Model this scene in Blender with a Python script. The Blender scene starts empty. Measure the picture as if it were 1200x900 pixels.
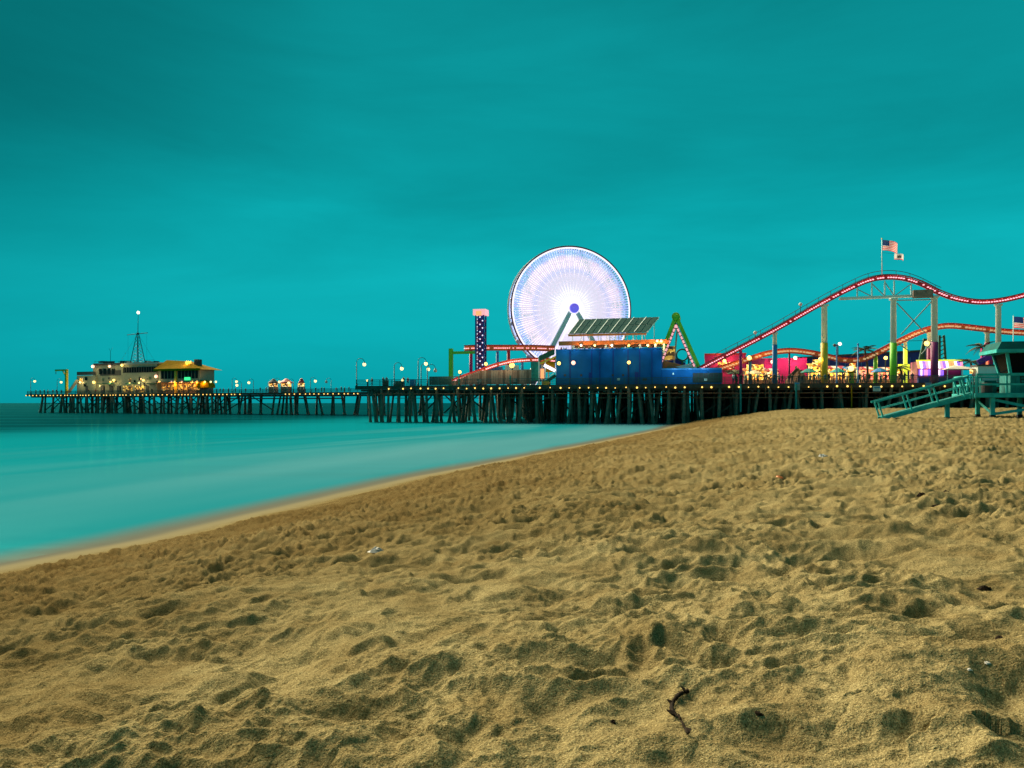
import bpy, math, random
import numpy as np
from mathutils import Vector, Matrix
R = math.radians
random.seed(7)
SC = bpy.context.scene
COL = SC.collection

# ------------------------------------------------------------------ camera
CAMZ, FPX, CX, HY = 3.75, 900.0, 600.0, 472.0      # metres above the sea; focal length and horizon of the 1200x900 photograph
cam_data = bpy.data.cameras.new('camera')
cam = bpy.data.objects.new('camera', cam_data); COL.objects.link(cam)
cam.location = (0, 0, CAMZ); cam.rotation_euler = (R(90), 0, 0)
cam_data.sensor_width = 36; cam_data.lens = 27.0
cam_data.shift_y = (HY - 450) / 1200.0
cam_data.clip_start = 0.05; cam_data.clip_end = 30000
SC.camera = cam

# ------------------------------------------------------------------ sky
world = bpy.data.worlds.new('World'); SC.world = world; world.use_nodes = True
nt = world.node_tree; nt.nodes.clear()
N = nt.nodes.new; L = nt.links.new
out = N('ShaderNodeOutputWorld'); bg = N('ShaderNodeBackground'); L(bg.outputs[0], out.inputs[0])
bg.inputs['Strength'].default_value = 0.5
tc = N('ShaderNodeTexCoord'); sep = N('ShaderNodeSeparateXYZ'); L(tc.outputs['Generated'], sep.inputs[0])
ramp = N('ShaderNodeValToRGB'); cr = ramp.color_ramp
stops = [(0.0, (0.002, 0.33, 0.375)), (0.05, (0.003, 0.385, 0.425)), (0.14, (0.004, 0.415, 0.45)), (0.23, (0.003, 0.365, 0.395)),
         (0.33, (0.003, 0.295, 0.318)), (0.45, (0.003, 0.262, 0.282)), (0.70, (0.003, 0.15, 0.16)), (1.0, (0.003, 0.105, 0.11))]
while len(cr.elements) < len(stops): cr.elements.new(0.5)
for e, (p, c) in zip(cr.elements, stops): e.position = p; e.color = (*c, 1)
mp = N('ShaderNodeMapping'); mp.inputs['Scale'].default_value = (1.0, 1.0, 4.6); mp.inputs['Rotation'].default_value = (R(4), R(-7), 0)
L(tc.outputs['Generated'], mp.inputs[0])
n1 = N('ShaderNodeTexNoise'); n1.inputs['Scale'].default_value = 1.7; n1.inputs['Detail'].default_value = 7; n1.inputs['Roughness'].default_value = 0.58
n1.inputs['Distortion'].default_value = 0.35
L(mp.outputs[0], n1.inputs['Vector'])
mr = N('ShaderNodeMapRange'); mr.inputs[1].default_value = 0.28; mr.inputs[2].default_value = 0.75; mr.inputs[3].default_value = -0.03; mr.inputs[4].default_value = 0.03
L(n1.outputs['Fac'], mr.inputs[0])
ad = N('ShaderNodeMath'); ad.operation = 'SUBTRACT'; L(sep.outputs['Z'], ad.inputs[0]); L(mr.outputs[0], ad.inputs[1])
L(ad.outputs[0], ramp.inputs[0])
mr2 = N('ShaderNodeMapRange'); mr2.inputs[1].default_value = 0.3; mr2.inputs[2].default_value = 0.72; mr2.inputs[3].default_value = 0.87; mr2.inputs[4].default_value = 1.12
L(n1.outputs['Fac'], mr2.inputs[0])
mul = N('ShaderNodeMix'); mul.data_type = 'RGBA'; mul.blend_type = 'MULTIPLY'; mul.inputs['Factor'].default_value = 1
L(ramp.outputs[0], mul.inputs['A']); L(mr2.outputs[0], mul.inputs['B'])
# a heavier bank of cloud over the sea, upper left
dt_ = N('ShaderNodeVectorMath'); dt_.operation = 'DOT_PRODUCT'; L(tc.outputs['Generated'], dt_.inputs[0]); dt_.inputs[1].default_value = Vector((-.62, .60, .50)).normalized()
mr3 = N('ShaderNodeMapRange'); mr3.interpolation_type = 'SMOOTHSTEP'; mr3.inputs[1].default_value = 0.84; mr3.inputs[2].default_value = 1.0; mr3.inputs[3].default_value = 1.0; mr3.inputs[4].default_value = 0.56
L(dt_.outputs['Value'], mr3.inputs[0])
mul2 = N('ShaderNodeMix'); mul2.data_type = 'RGBA'; mul2.blend_type = 'MULTIPLY'; mul2.inputs['Factor'].default_value = 1
L(mul.outputs['Result'], mul2.inputs['A']); L(mr3.outputs[0], mul2.inputs['B'])
L(mul2.outputs['Result'], bg.inputs['Color'])

# ------------------------------------------------------------------ the low evening light from over the sea, behind the pier
SUN_EL, SUN_AZ = 36.0, -38.0          # azimuth: degrees from +Y towards +X
sd = bpy.data.lights.new('sun', 'SUN'); so = bpy.data.objects.new('sun', sd); COL.objects.link(so)
sd.energy = 5.0; sd.angle = R(54); sd.color = (1.0, 0.84, 0.56)
dirv = Vector((math.sin(R(SUN_AZ)) * math.cos(R(SUN_EL)), math.cos(R(SUN_AZ)) * math.cos(R(SUN_EL)), math.sin(R(SUN_EL))))
so.rotation_euler = dirv.to_track_quat('Z', 'Y').to_euler()

SC.view_settings.view_transform = 'Standard'; SC.view_settings.look = 'None'
SC.view_settings.exposure = 1.0; SC.view_settings.gamma = 1.0
SC.render.engine = 'CYCLES'
SC.cycles.use_denoising = True
SC.cycles.sample_clamp_indirect = 4.0
SC.cycles.max_bounces = 6; SC.cycles.diffuse_bounces = 3; SC.cycles.glossy_bounces = 3; SC.cycles.transparent_max_bounces = 8
SC.cycles.caustics_reflective = False; SC.cycles.caustics_refractive = False

# ------------------------------------------------------------------ helpers
class MB:
    def __init__(s): s.v = []; s.f = []; s.m = []
    def add(s, vs, fs, mi=0):
        o = len(s.v); s.v += [tuple(p) for p in vs]; s.f += [tuple(i + o for i in f) for f in fs]; s.m += [mi] * len(fs); return s
    def box(s, x0, x1, y0, y1, z0, z1, mi=0):
        return s.add([(x0,y0,z0),(x1,y0,z0),(x1,y1,z0),(x0,y1,z0),(x0,y0,z1),(x1,y0,z1),(x1,y1,z1),(x0,y1,z1)],
                     [(0,3,2,1),(4,5,6,7),(0,1,5,4),(1,2,6,5),(2,3,7,6),(3,0,4,7)], mi)
    def hexa(s, p8, mi=0): return s.add(p8, [(0,3,2,1),(4,5,6,7),(0,1,5,4),(1,2,6,5),(2,3,7,6),(3,0,4,7)], mi)
    def beam(s, p, q, w, h, mi=0, up=(0,0,1)):
        p = Vector(p); q = Vector(q); d = (q - p).normalized(); u = Vector(up)
        if abs(d.dot(u)) > 0.98: u = Vector((0,1,0))
        a = d.cross(u).normalized() * (w/2); b = a.cross(d).normalized() * (h/2)
        return s.add([p-a-b,p+a-b,p+a+b,p-a+b,q-a-b,q+a-b,q+a+b,q-a+b], [(0,1,2,3),(7,6,5,4),(4,5,1,0),(5,6,2,1),(6,7,3,2),(7,4,0,3)], mi)
    def tube(s, p, q, r0, r1=None, n=8, mi=0):
        r1 = r0 if r1 is None else r1
        p = Vector(p); q = Vector(q); d = (q-p).normalized(); u = Vector((0,0,1)) if abs(d.z) < .9 else Vector((1,0,0))
        a = d.cross(u).normalized(); b = d.cross(a)
        vs = []
        for c, r in ((p, r0), (q, r1)):
            for i in range(n):
                t = 2*math.pi*i/n; vs.append(c + a*math.cos(t)*r + b*math.sin(t)*r)
        fs = [(i, (i+1) % n, n+(i+1) % n, n+i) for i in range(n)] + [tuple(range(n-1,-1,-1)), tuple(range(n, 2*n))]
        return s.add(vs, fs, mi)
    def path(s, pts, r, n=6, mi=0, closed=False):
        pts = [Vector(p) for p in pts]; k = len(pts); rr = r if isinstance(r, (list, tuple)) else [r]*k
        vs = []; ref = Vector((0,0,1))
        for i, p in enumerate(pts):
            if closed: d = pts[(i+1) % k] - pts[i-1]
            else: d = pts[min(i+1, k-1)] - pts[max(i-1, 0)]
            d.normalize(); u = ref if abs(d.dot(ref)) < .97 else Vector((0,1,0))
            a = d.cross(u).normalized(); b = d.cross(a)
            for j in range(n):
                t = 2*math.pi*j/n; vs.append(p + a*math.cos(t)*rr[i] + b*math.sin(t)*rr[i])
        fs = []
        for i in range(k if closed else k-1):
            i2 = (i+1) % k
            for j in range(n): fs.append((i*n+j, i*n+(j+1) % n, i2*n+(j+1) % n, i2*n+j))
        if not closed: fs += [tuple(range(n-1,-1,-1)), tuple(range((k-1)*n, k*n))]
        return s.add(vs, fs, mi)
    def pathbox(s, pts, w, h, lat=(0,1,0), mi=0, off=(0,0)):
        pts = [Vector(p) for p in pts]; k = len(pts); vs = []; lat = Vector(lat)
        for i, p in enumerate(pts):
            d = (pts[min(i+1,k-1)] - pts[max(i-1,0)]).normalized()
            u = d.cross(lat).normalized()
            if u.z < 0: u = -u
            c = p + lat*off[0] + u*off[1]
            for a, b in ((-1,-1),(1,-1),(1,1),(-1,1)): vs.append(c + lat*(a*w/2) + u*(b*h/2))
        fs = []
        for i in range(k-1):
            for j in range(4): fs.append((i*4+j, i*4+(j+1) % 4, i*4+4+(j+1) % 4, i*4+4+j))
        fs += [(3,2,1,0), tuple(range((k-1)*4, k*4))]
        return s.add(vs, fs, mi)
    def ring(s, R0, r, n=96, m=6, y=0, c=(0,0), mi=0):
        return s.path([(c[0]+R0*math.cos(2*math.pi*i/n), y, c[1]+R0*math.sin(2*math.pi*i/n)) for i in range(n)], r, m, mi, True)
    def sphere(s, c, r, n=10, m=6, mi=0, sq=(1,1,1)):
        vs = [(c[0], c[1], c[2]-r*sq[2])]
        for i in range(1, m):
            t = -math.pi/2 + math.pi*i/m
            for j in range(n):
                a = 2*math.pi*j/n; vs.append((c[0]+r*sq[0]*math.cos(t)*math.cos(a), c[1]+r*sq[1]*math.cos(t)*math.sin(a), c[2]+r*sq[2]*math.sin(t)))
        vs.append((c[0], c[1], c[2]+r*sq[2])); fs = []
        for j in range(n): fs.append((0, 1+(j+1) % n, 1+j))
        for i in range(m-2):
            for j in range(n): fs.append((1+i*n+j, 1+i*n+(j+1) % n, 1+(i+1)*n+(j+1) % n, 1+(i+1)*n+j))
        b = 1+(m-2)*n
        for j in range(n): fs.append((b+j, b+(j+1) % n, len(vs)-1))
        return s.add(vs, fs, mi)
    def lathe(s, prof, c=(0,0,0), n=12, mi=0):
        vs = []
        for r, z in prof:
            for j in range(n):
                a = 2*math.pi*j/n; vs.append((c[0]+r*math.cos(a), c[1]+r*math.sin(a), c[2]+z))
        fs = []
        for i in range(len(prof)-1):
            for j in range(n): fs.append((i*n+j, i*n+(j+1) % n, (i+1)*n+(j+1) % n, (i+1)*n+j))
        fs += [tuple(range(n-1,-1,-1)), tuple(range((len(prof)-1)*n, len(prof)*n))]
        return s.add(vs, fs, mi)
    def prism(s, poly, y0, y1, mi=0):          # polygon in x,z extruded along y
        k = len(poly)
        vs = [(x, y0, z) for x, z in poly] + [(x, y1, z) for x, z in poly]
        fs = [tuple(range(k)), tuple(range(2*k-1, k-1, -1))] + [(i, k+i, k+(i+1) % k, (i+1) % k) for i in range(k)]
        return s.add(vs, fs, mi)
    def mesh(s, name, mats, smooth=False):
        me = bpy.data.meshes.new(name); me.from_pydata(s.v, [], s.f)
        for m in (mats if isinstance(mats, (list, tuple)) else [mats]): me.materials.append(m)
        if isinstance(mats, (list, tuple)) and len(mats) > 1: me.polygons.foreach_set('material_index', s.m)
        if smooth: me.polygons.foreach_set('use_smooth', [True]*len(me.polygons))
        me.update(); return me
    def build(s, name, mats, parent=None, smooth=False, loc=None, rz=0, kind=None):
        return place(name, s.mesh(name, mats, smooth), parent, loc, (0,0,rz), kind)

def place(name, me, parent=None, loc=None, rot=None, kind=None):
    o = bpy.data.objects.new(name, me); COL.objects.link(o)
    if parent is not None: o.parent = parent
    if loc is not None: o.location = loc
    if rot is not None: o.rotation_euler = rot
    if kind: o['kind'] = kind
    return o
def tag(o, label, cat, group=None, kind=None):
    o['label'] = label; o['category'] = cat
    if group: o['group'] = group
    if kind: o['kind'] = kind
    return o
FR = {}
def thing(name, label, cat, loc, rz=0, group=None):
    o = bpy.data.objects.new(name, None); COL.objects.link(o); o.empty_display_size = .3
    o.location = loc; o.rotation_euler = (0, 0, rz); tag(o, label, cat, group)
    FR[o] = (Vector(loc), rz)
    return o
def dup(root, loc, rz=None, label=None, group=None):
    r = root.copy(); COL.objects.link(r); r.location = loc
    if rz is not None: r.rotation_euler = (0, 0, rz)
    if label: r['label'] = label
    if group: r['group'] = group
    FR[r] = (Vector(loc), r.rotation_euler.z)
    for ch in list(root.children):
        c = ch.copy(); COL.objects.link(c); c.parent = r
        for g in ch.children:
            d = g.copy(); COL.objects.link(d); d.parent = c
    return r
def LP(root, px, py, yl=0.0):
    """where the sight line through a photograph pixel meets the local plane y = yl of a thing"""
    loc, rz = FR[root]; c, s = math.cos(rz), math.sin(rz)
    o = Vector((0,0,CAMZ)) - loc; d = Vector(((px-CX)/FPX, 1, (HY-py)/FPX))
    ol = Vector((c*o.x + s*o.y, -s*o.x + c*o.y, o.z)); dl = Vector((c*d.x + s*d.y, -s*d.x + c*d.y, d.z))
    t = (yl - ol.y)/dl.y
    return ol + dl*t
PR, FRZ = -math.atan(.25), -math.atan(.435)      # headings of the amusement pier and of the long pier behind it
DECK = 7.0
def pier_pt(px, vv=0., z=DECK):
    k = (px-CX)/FPX; Y = (140+vv)/(1+.25*k); return (k*Y, Y, z)
def far_pt(px, vv=0., z=DECK):
    k = (px-CX)/FPX; Y = (210+vv)/(1+.435*k); return (k*Y, Y, z)

# ------------------------------------------------------------------ materials
def mat(name, col, rough=.6, metal=0., var=.18, scale=3., bump=0., bscale=30., spec=.4):
    m = bpy.data.materials.new(name); m.use_nodes = True; t = m.node_tree; b = t.nodes['Principled BSDF']
    b.inputs['Roughness'].default_value = rough; b.inputs['Metallic'].default_value = metal; b.inputs['Specular IOR Level'].default_value = spec
    co = t.nodes.new('ShaderNodeTexCoord'); n = t.nodes.new('ShaderNodeTexNoise'); n.inputs['Scale'].default_value = scale; n.inputs['Detail'].default_value = 5
    t.links.new(co.outputs['Object'], n.inputs['Vector'])
    r = t.nodes.new('ShaderNodeValToRGB'); r.color_ramp.elements[0].position = .3; r.color_ramp.elements[1].position = .72
    r.color_ramp.elements[0].color = (*[max(0, c*(1-var)) for c in col], 1); r.color_ramp.elements[1].color = (*[min(1, c*(1+var)) for c in col], 1)
    t.links.new(n.outputs['Fac'], r.inputs[0]); t.links.new(r.outputs[0], b.inputs['Base Color'])
    if bump:
        n2 = t.nodes.new('ShaderNodeTexNoise'); n2.inputs['Scale'].default_value = bscale; n2.inputs['Detail'].default_value = 4
        t.links.new(co.outputs['Object'], n2.inputs['Vector'])
        bp = t.nodes.new('ShaderNodeBump'); bp.inputs['Strength'].default_value = bump; bp.inputs['Distance'].default_value = .02
        t.links.new(n2.outputs['Fac'], bp.inputs['Height']); t.links.new(bp.outputs[0], b.inputs['Normal'])
    return m
def emit(name, col, strength, base=None, sample=True):
    m = bpy.data.materials.new(name); m.use_nodes = True; b = m.node_tree.nodes['Principled BSDF']
    b.inputs['Base Color'].default_value = (*(base or col), 1); b.inputs['Roughness'].default_value = .4
    b.inputs['Emission Color'].default_value = (*col, 1); b.inputs['Emission Strength'].default_value = strength
    if not sample: m.cycles.emission_sampling = 'NONE'
    return m
def lit(name, cols, strength, scale=2.2):          # a lit shop interior: shelves, menus and goods
    m = bpy.data.materials.new(name); m.use_nodes = True; t = m.node_tree; b = t.nodes['Principled BSDF']
    co = t.nodes.new('ShaderNodeTexCoord'); mp = t.nodes.new('ShaderNodeMapping'); mp.inputs['Scale'].default_value = (1, 1, 1.5); t.links.new(co.outputs['Object'], mp.inputs[0])
    v = t.nodes.new('ShaderNodeTexVoronoi'); v.inputs['Scale'].default_value = scale; v.distance = 'CHEBYCHEV'; t.links.new(mp.outputs[0], v.inputs['Vector'])
    s = t.nodes.new('ShaderNodeSeparateColor'); t.links.new(v.outputs['Color'], s.inputs[0])
    r = t.nodes.new('ShaderNodeValToRGB'); r.color_ramp.interpolation = 'CONSTANT'
    while len(r.color_ramp.elements) < len(cols): r.color_ramp.elements.new(.5)
    for i, (e, c) in enumerate(zip(r.color_ramp.elements, cols)): e.position = i/len(cols); e.color = (*c, 1)
    t.links.new(s.outputs[0], r.inputs[0]); t.links.new(r.outputs[0], b.inputs['Emission Color']); t.links.new(r.outputs[0], b.inputs['Base Color'])
    b.inputs['Emission Strength'].default_value = strength; return m
def flagmat(name, col):                              # thin cloth, light comes through it
    m = bpy.data.materials.new(name); m.use_nodes = True; t = m.node_tree; t.nodes.remove(t.nodes['Principled BSDF'])
    d = t.nodes.new('ShaderNodeBsdfDiffuse'); tr = t.nodes.new('ShaderNodeBsdfTranslucent'); a = t.nodes.new('ShaderNodeMixShader'); a.inputs[0].default_value = .5
    d.inputs['Color'].default_value = (*col, 1); tr.inputs['Color'].default_value = (*col, 1)
    t.links.new(d.outputs[0], a.inputs[1]); t.links.new(tr.outputs[0], a.inputs[2]); t.links.new(a.outputs[0], t.nodes['Material Output'].inputs['Surface']); return m
def glass(name, col=(.006,.010,.012), rough=.06):
    m = bpy.data.materials.new(name); m.use_nodes = True; b = m.node_tree.nodes['Principled BSDF']
    b.inputs['Base Color'].default_value = (*col, 1); b.inputs['Roughness'].default_value = rough; b.inputs['Specular IOR Level'].default_value = .06
    return m
M = dict(
    pile=mat('pile_wood', (.14,.115,.085), .9, var=.4, scale=1.2),
    timber=mat('dark_timber', (.07,.052,.04), .9, var=.4, scale=1.5),
    rust=mat('rusty_pipe', (.22,.09,.05), .8, var=.3),
    rail=mat('railing_green', (.03,.09,.085), .6, var=.2),
    lamp=mat('lamp_iron', (.015,.03,.03), .5, .3),
    white=mat('white_paint', (.74,.86,.82), .5, var=.08),
    cream=mat('cream_stucco', (.30,.30,.22), .8, var=.2),
    grey=mat('grey_paint', (.38,.40,.38), .6, var=.12),
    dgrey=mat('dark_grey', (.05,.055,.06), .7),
    black=mat('black', (.01,.01,.012), .6),
    blue=mat('blue_wall', (.006,.125,.42), .85, var=.22, scale=.35, spec=.15),
    blue2=mat('blue_steel', (.03,.22,.55), .5, var=.1),
    navy=mat('navy_wall', (.012,.045,.28), .8, var=.12, scale=.4),
    magenta=mat('magenta_wall', (.62,.02,.22), .7, var=.12, scale=.5),
    red=mat('red_steel', (.55,.035,.05), .5, var=.12),
    orange=mat('orange_steel', (.75,.20,.05), .5, var=.12),
    yellow=mat('yellow_paint', (.78,.50,.03), .5, var=.1),
    ygreen=mat('green_paint', (.17,.58,.03), .5, var=.1),
    dgreen=mat('dark_green', (.02,.10,.06), .7),
    purple=mat('purple_paint', (.22,.02,.13), .5, var=.1),
    mag2=mat('magenta_paint', (.5,.02,.16), .5, var=.1),
    teal=mat('teal_paint', (.006,.36,.345), .65, var=.28, scale=2.2, bump=.25, bscale=60),
    teal2=mat('teal_paint_worn', (.008,.22,.215), .75, var=.25, scale=4., bump=.3, bscale=70),
    brown=mat('brown_slat', (.30,.19,.15), .85, var=.3, scale=2.),
    rock=mat('artificial_rock', (.22,.12,.08), .95, var=.4, scale=1.2),
    roofy=mat('ochre_roof', (.30,.165,.006), .95, var=.2, scale=1., spec=.03),
    canvas=mat('canvas', (.7,.66,.58), .9, var=.1),
    solar=mat('solar_cell', (.010,.075,.068), .7, .0, var=.15, spec=.08),
    alu=mat('aluminium', (.55,.6,.58), .4, .3),
    skin=mat('skin', (.4,.22,.15), .7), frond=mat('palm_frond', (.055,.07,.02), .7, var=.4), trunk=mat('palm_trunk', (.12,.08,.05), .9, var=.3),
    kelp=mat('kelp', (.014,.008,.004), .9, var=.5, scale=40, spec=.1), shell=mat('shell', (.6,.55,.5), .5), plast=mat('pale_plastic', (.20,.23,.23), .5),
    win=glass('dark_window'), flagred=flagmat('flag_red', (.85,.05,.06)), flagwhite=flagmat('flag_white', (.8,.72,.70)), flagblue=flagmat('flag_blue', (.02,.04,.16)),
    bulb=emit('warm_bulb', (1,.58,.12), 1.1, sample=False), globe=emit('lamp_globe', (1,.76,.30), 1.0, sample=False), globew=emit('white_globe', (1,.95,.7), .9, sample=False),
    flood=emit('flood_lamp', (1,.60,.12), 1.5, sample=False), pinkl=emit('pink_lamp', (1,.45,.33), .9, sample=False),
    warm=lit('lit_interior', [(.02,.01,.005),(.75,.28,.04),(1,.55,.10),(.1,.03,.01),(1,.8,.4)], .75), warm2=lit('lit_sign_yellow', [(.3,.12,.02),(1,.62,.08),(1,.8,.25),(.5,.15,.02),(.05,.03,.01),(1,.45,.05)], .8), redl=lit('lit_red', [(.12,.02,.02),(1,.15,.08),(.9,.4,.2),(.03,.01,.01),(1,.3,.25)], .65), whitel=emit('lit_white', (1,.9,.8), .8),
    tracklight=emit('track_light', (1,.50,.58), .75, sample=False), tracklight2=emit('track_light_warm', (.9,.55,.30), .22, sample=False),
    neonp=emit('neon_purple', (.30,.14,1), .6), neonw=emit('neon_white', (1,.82,.95), .8), neono=emit('neon_orange', (1,.36,.14), .55), neony=emit('neon_yellow', (.7,.85,.05), .5), neonpk=emit('neon_pink', (1,.35,.6), .55),
    greensign=emit('green_sign', (.05,1,.3), .6), towerl=emit('tower_light', (.85,.8,1), .5, sample=False), panelpink=emit('pink_panel', (1,.42,.45), .42),
    curtain=lit('lit_wall', [(.06,.03,.01),(.5,.28,.04),(.2,.1,.02),(.02,.01,.01),(.8,.5,.1)], .42, 1.4),
)
def point(parent, loc, power, col=(1,.62,.2), r=.2, name='lamp_or_fill_light'):
    d = bpy.data.lights.new(name, 'POINT'); d.energy = power; d.color = col; d.shadow_soft_size = r
    o = bpy.data.objects.new(name, d); COL.objects.link(o); o.parent = parent; o.location = loc; return o
# ------------------------------------------------------------------ beach and sea
SHY = np.array([-300., -60., 0., 5., 18., 21., 27., 37.5, 52.7, 75., 105., 135., 220., 400., 800.])
SHX = np.array([-110., -39., -19., -17.3, -12., -10.7, -9., -5.8, 0., 8.3, 19.3, 28.5, 58., 120., 250.])
def shore(x, y): return (x - np.interp(y, SHY, SHX))*.945
PS = np.array([-400., -60., -12., -3., 0., 2.5, 5., 8., 14., 18., 24., 35., 60., 300.])
PZ = np.array([-12., -5., -1.3, -.33, 0., .26, .66, 1.18, 2.1, 2.47, 2.70, 2.84, 2.92, 3.1])
def gn(x, y, seed):                             # gradient noise
    xi = np.floor(x).astype(np.int64); yi = np.floor(y).astype(np.int64); fx = x-xi; fy = y-yi
    def g(ix, iy):
        h = (ix*374761393 + iy*668265263 + seed*1442695041) & 0xffffffff
        h = ((h ^ (h >> 13))*1274126177) & 0xffffffff; h = h ^ (h >> 16)
        a = (h & 0xffff).astype(np.float64)*(2*np.pi/65536.); return np.cos(a), np.sin(a)
    u = fx*fx*fx*(fx*(fx*6-15)+10); v = fy*fy*fy*(fy*(fy*6-15)+10)
    r = []
    for dx, dy in ((0,0),(1,0),(0,1),(1,1)):
        c, s = g(xi+dx, yi+dy); r.append(c*(fx-dx)+s*(fy-dy))
    return (r[0]*(1-u)+r[1]*u)*(1-v) + (r[2]*(1-u)+r[3]*u)*v
def ss(a, b, x): t = np.clip((x-a)/(b-a), 0, 1); return t*t*(3-2*t)
def sand_base(x, y):
    s = shore(x, y); w = gn(x/9., y/9., 3)
    z = np.interp(s + w*.5*ss(1, 6, s) + .5*gn(x/6., y/8., 61)*ss(-6, -1, s) + .22*gn(x/2., y/2.6, 62)*ss(-3, -.5, s), PS, PZ)
    return z
pys = np.concatenate([np.geomspace(6000, 1010, 46), np.arange(1004, 479.9, -.74), np.array([479., 478., 477., 476., 475., 474.2])])
rows = 1.3*FPX/(pys-HY)
tn = np.concatenate([np.tan(np.linspace(R(-86), R(-46.5), 50)), np.linspace(-1.03, 1.03, 1400), np.tan(np.linspace(R(46.5), R(86), 50))])
GY, GT = np.meshgrid(rows, tn, indexing='ij')
GX = GY*GT
# rows are shifted back so that the sheet also carries the camera's own ground
x, y = GX.ravel(), GY.ravel()
s = shore(x, y)
rough = ss(1.5, 4.8, s + gn(x/3., y/3., 9)*1.3)
z = sand_base(x, y)
z += rough*(.12*gn(x/5., y/5., 11) + .13*gn(x/2.0, y/1.7, 12))
wx = x + .22*gn(x/.8, y/.8, 21); wy = y + .22*gn(x/.8, y/.8, 22)
churn = .50 + .50*ss(-.22, .28, gn(x/2.3, y/2.3, 31))            # trampled patches and smoother drifts
rid = 1 - np.abs(gn(wx/.80, wy/.58, 13))*2.4
amp = .96 + .76*ss(3.5, 11., y)                          # the sand near the tripod is drifted smooth, farther off it is trampled
z += amp*rough*.050*np.clip(rid, -.35, 1)
rid2 = 1 - np.abs(gn(wx/.35+5, wy/.26, 14))*2.4
amp = .96 + .76*ss(3.5, 11., y)                          # the sand near the tripod is drifted smooth, farther off it is trampled
z += amp*rough*.050*np.clip(rid2, -.4, 1)*churn
rid3 = 1 - np.abs(gn(wx/.14+9, wy/.11, 18))*2.4
z += amp*rough*.020*np.clip(rid3, -.5, 1)*churn*(1.9 - .9*ss(7, 16, s))
z += rough*(.034*gn(wx/.21, wy/.19, 15)*churn + .018*gn(wx/.085, wy/.08, 16)*churn + (.0085*gn(x/.04, y/.04, 17) + .0034*gn(x/.018, y/.018, 19))*churn*(y < 16))
Z = z.reshape(GX.shape)
rng = np.random.default_rng(5)
RG = rough.reshape(GX.shape)
def pit(px_, py_, la, lb, ang, d):
    ext = 2.3*max(la, lb)
    i0 = np.searchsorted(rows, py_-ext); i1 = np.searchsorted(rows, py_+ext)
    if i1 <= i0: return
    yc = max(py_, .4)
    j0 = np.searchsorted(tn, (px_-ext)/yc - .02); j1 = np.searchsorted(tn, (px_+ext)/yc + .02)
    if j1 <= j0: return
    dx = GX[i0:i1, j0:j1]-px_; dy = GY[i0:i1, j0:j1]-py_
    c, sn = math.cos(ang), math.sin(ang)
    a = (c*dx+sn*dy)/la; b = (-sn*dx+c*dy)/lb
    q = np.sqrt(a*a+b*b) + .30*gn(dx/.10+px_*7, dy/.10, 41) + .14*gn(dx/.035+px_*3, dy/.035, 42)
    q = np.maximum(q, 0)
    pr = -d*np.exp(-q**3.2) + .40*d*np.exp(-((q-1.28)/.28)**2)*(.6+.4*np.tanh(3*b))
    Z[i0:i1, j0:j1] += pr*RG[i0:i1, j0:j1]
def scatter(n, y0, y1, tmax, dmul=1., smul=1.):
    for _ in range(n):
        yy = math.sqrt(rng.uniform(y0*y0, y1*y1)); xx = yy*rng.uniform(-tmax, tmax)
        la = rng.uniform(.08, .19)*smul; lb = la*rng.uniform(.4, .75)
        pit(xx, yy, la, lb, rng.normal(1.25, .8), rng.uniform(.010, .034)*dmul)
scatter(300, .5, 7, 1.3, .9); scatter(2000, 7, 16, 1.0, 1.2, 1.05); scatter(3600, 16, 36, .76, 1.2, 1.2); scatter(2600, 36, 80, .76, 1.3, 1.5); scatter(900, 80, 130, .7, 1.2, 1.8)
# scuffed trails and low drifts seen across the upper beach
for (ppx, ppy, n, spread) in ((700, 555, 26, 2.2), (775, 545, 26, 2.2), (1150, 545, 24, 1.8), (1040, 516, 16, 2.5), (640, 640, 14, 1.2), (1020, 640, 10, .7)):
    Y0 = 1.25*FPX/(ppy-HY); X0 = (ppx-CX)/FPX*Y0
    for _ in range(n): pit(X0+rng.normal(0, spread), Y0+rng.normal(0, spread*.5), rng.uniform(.14,.3), rng.uniform(.1,.18), rng.uniform(0,3), rng.uniform(.02,.04))
def bump_at(ppx, ppy, wx_, wy_, h):
    Y0 = 1.28*FPX/(ppy-HY); X0 = (ppx-CX)/FPX*Y0
    Z[:] += h*np.exp(-((GX-X0)/wx_)**2 - ((GY-Y0)/wy_)**2)
bump_at(1180, 790, .5, .3, .06); bump_at(180, 760, .5, .35, .06); bump_at(610, 800, .5, .3, .04)
bump_at(800, 648, 1.3, .7, .13); bump_at(1000, 520, 4.0, 2.0, .12)
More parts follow.
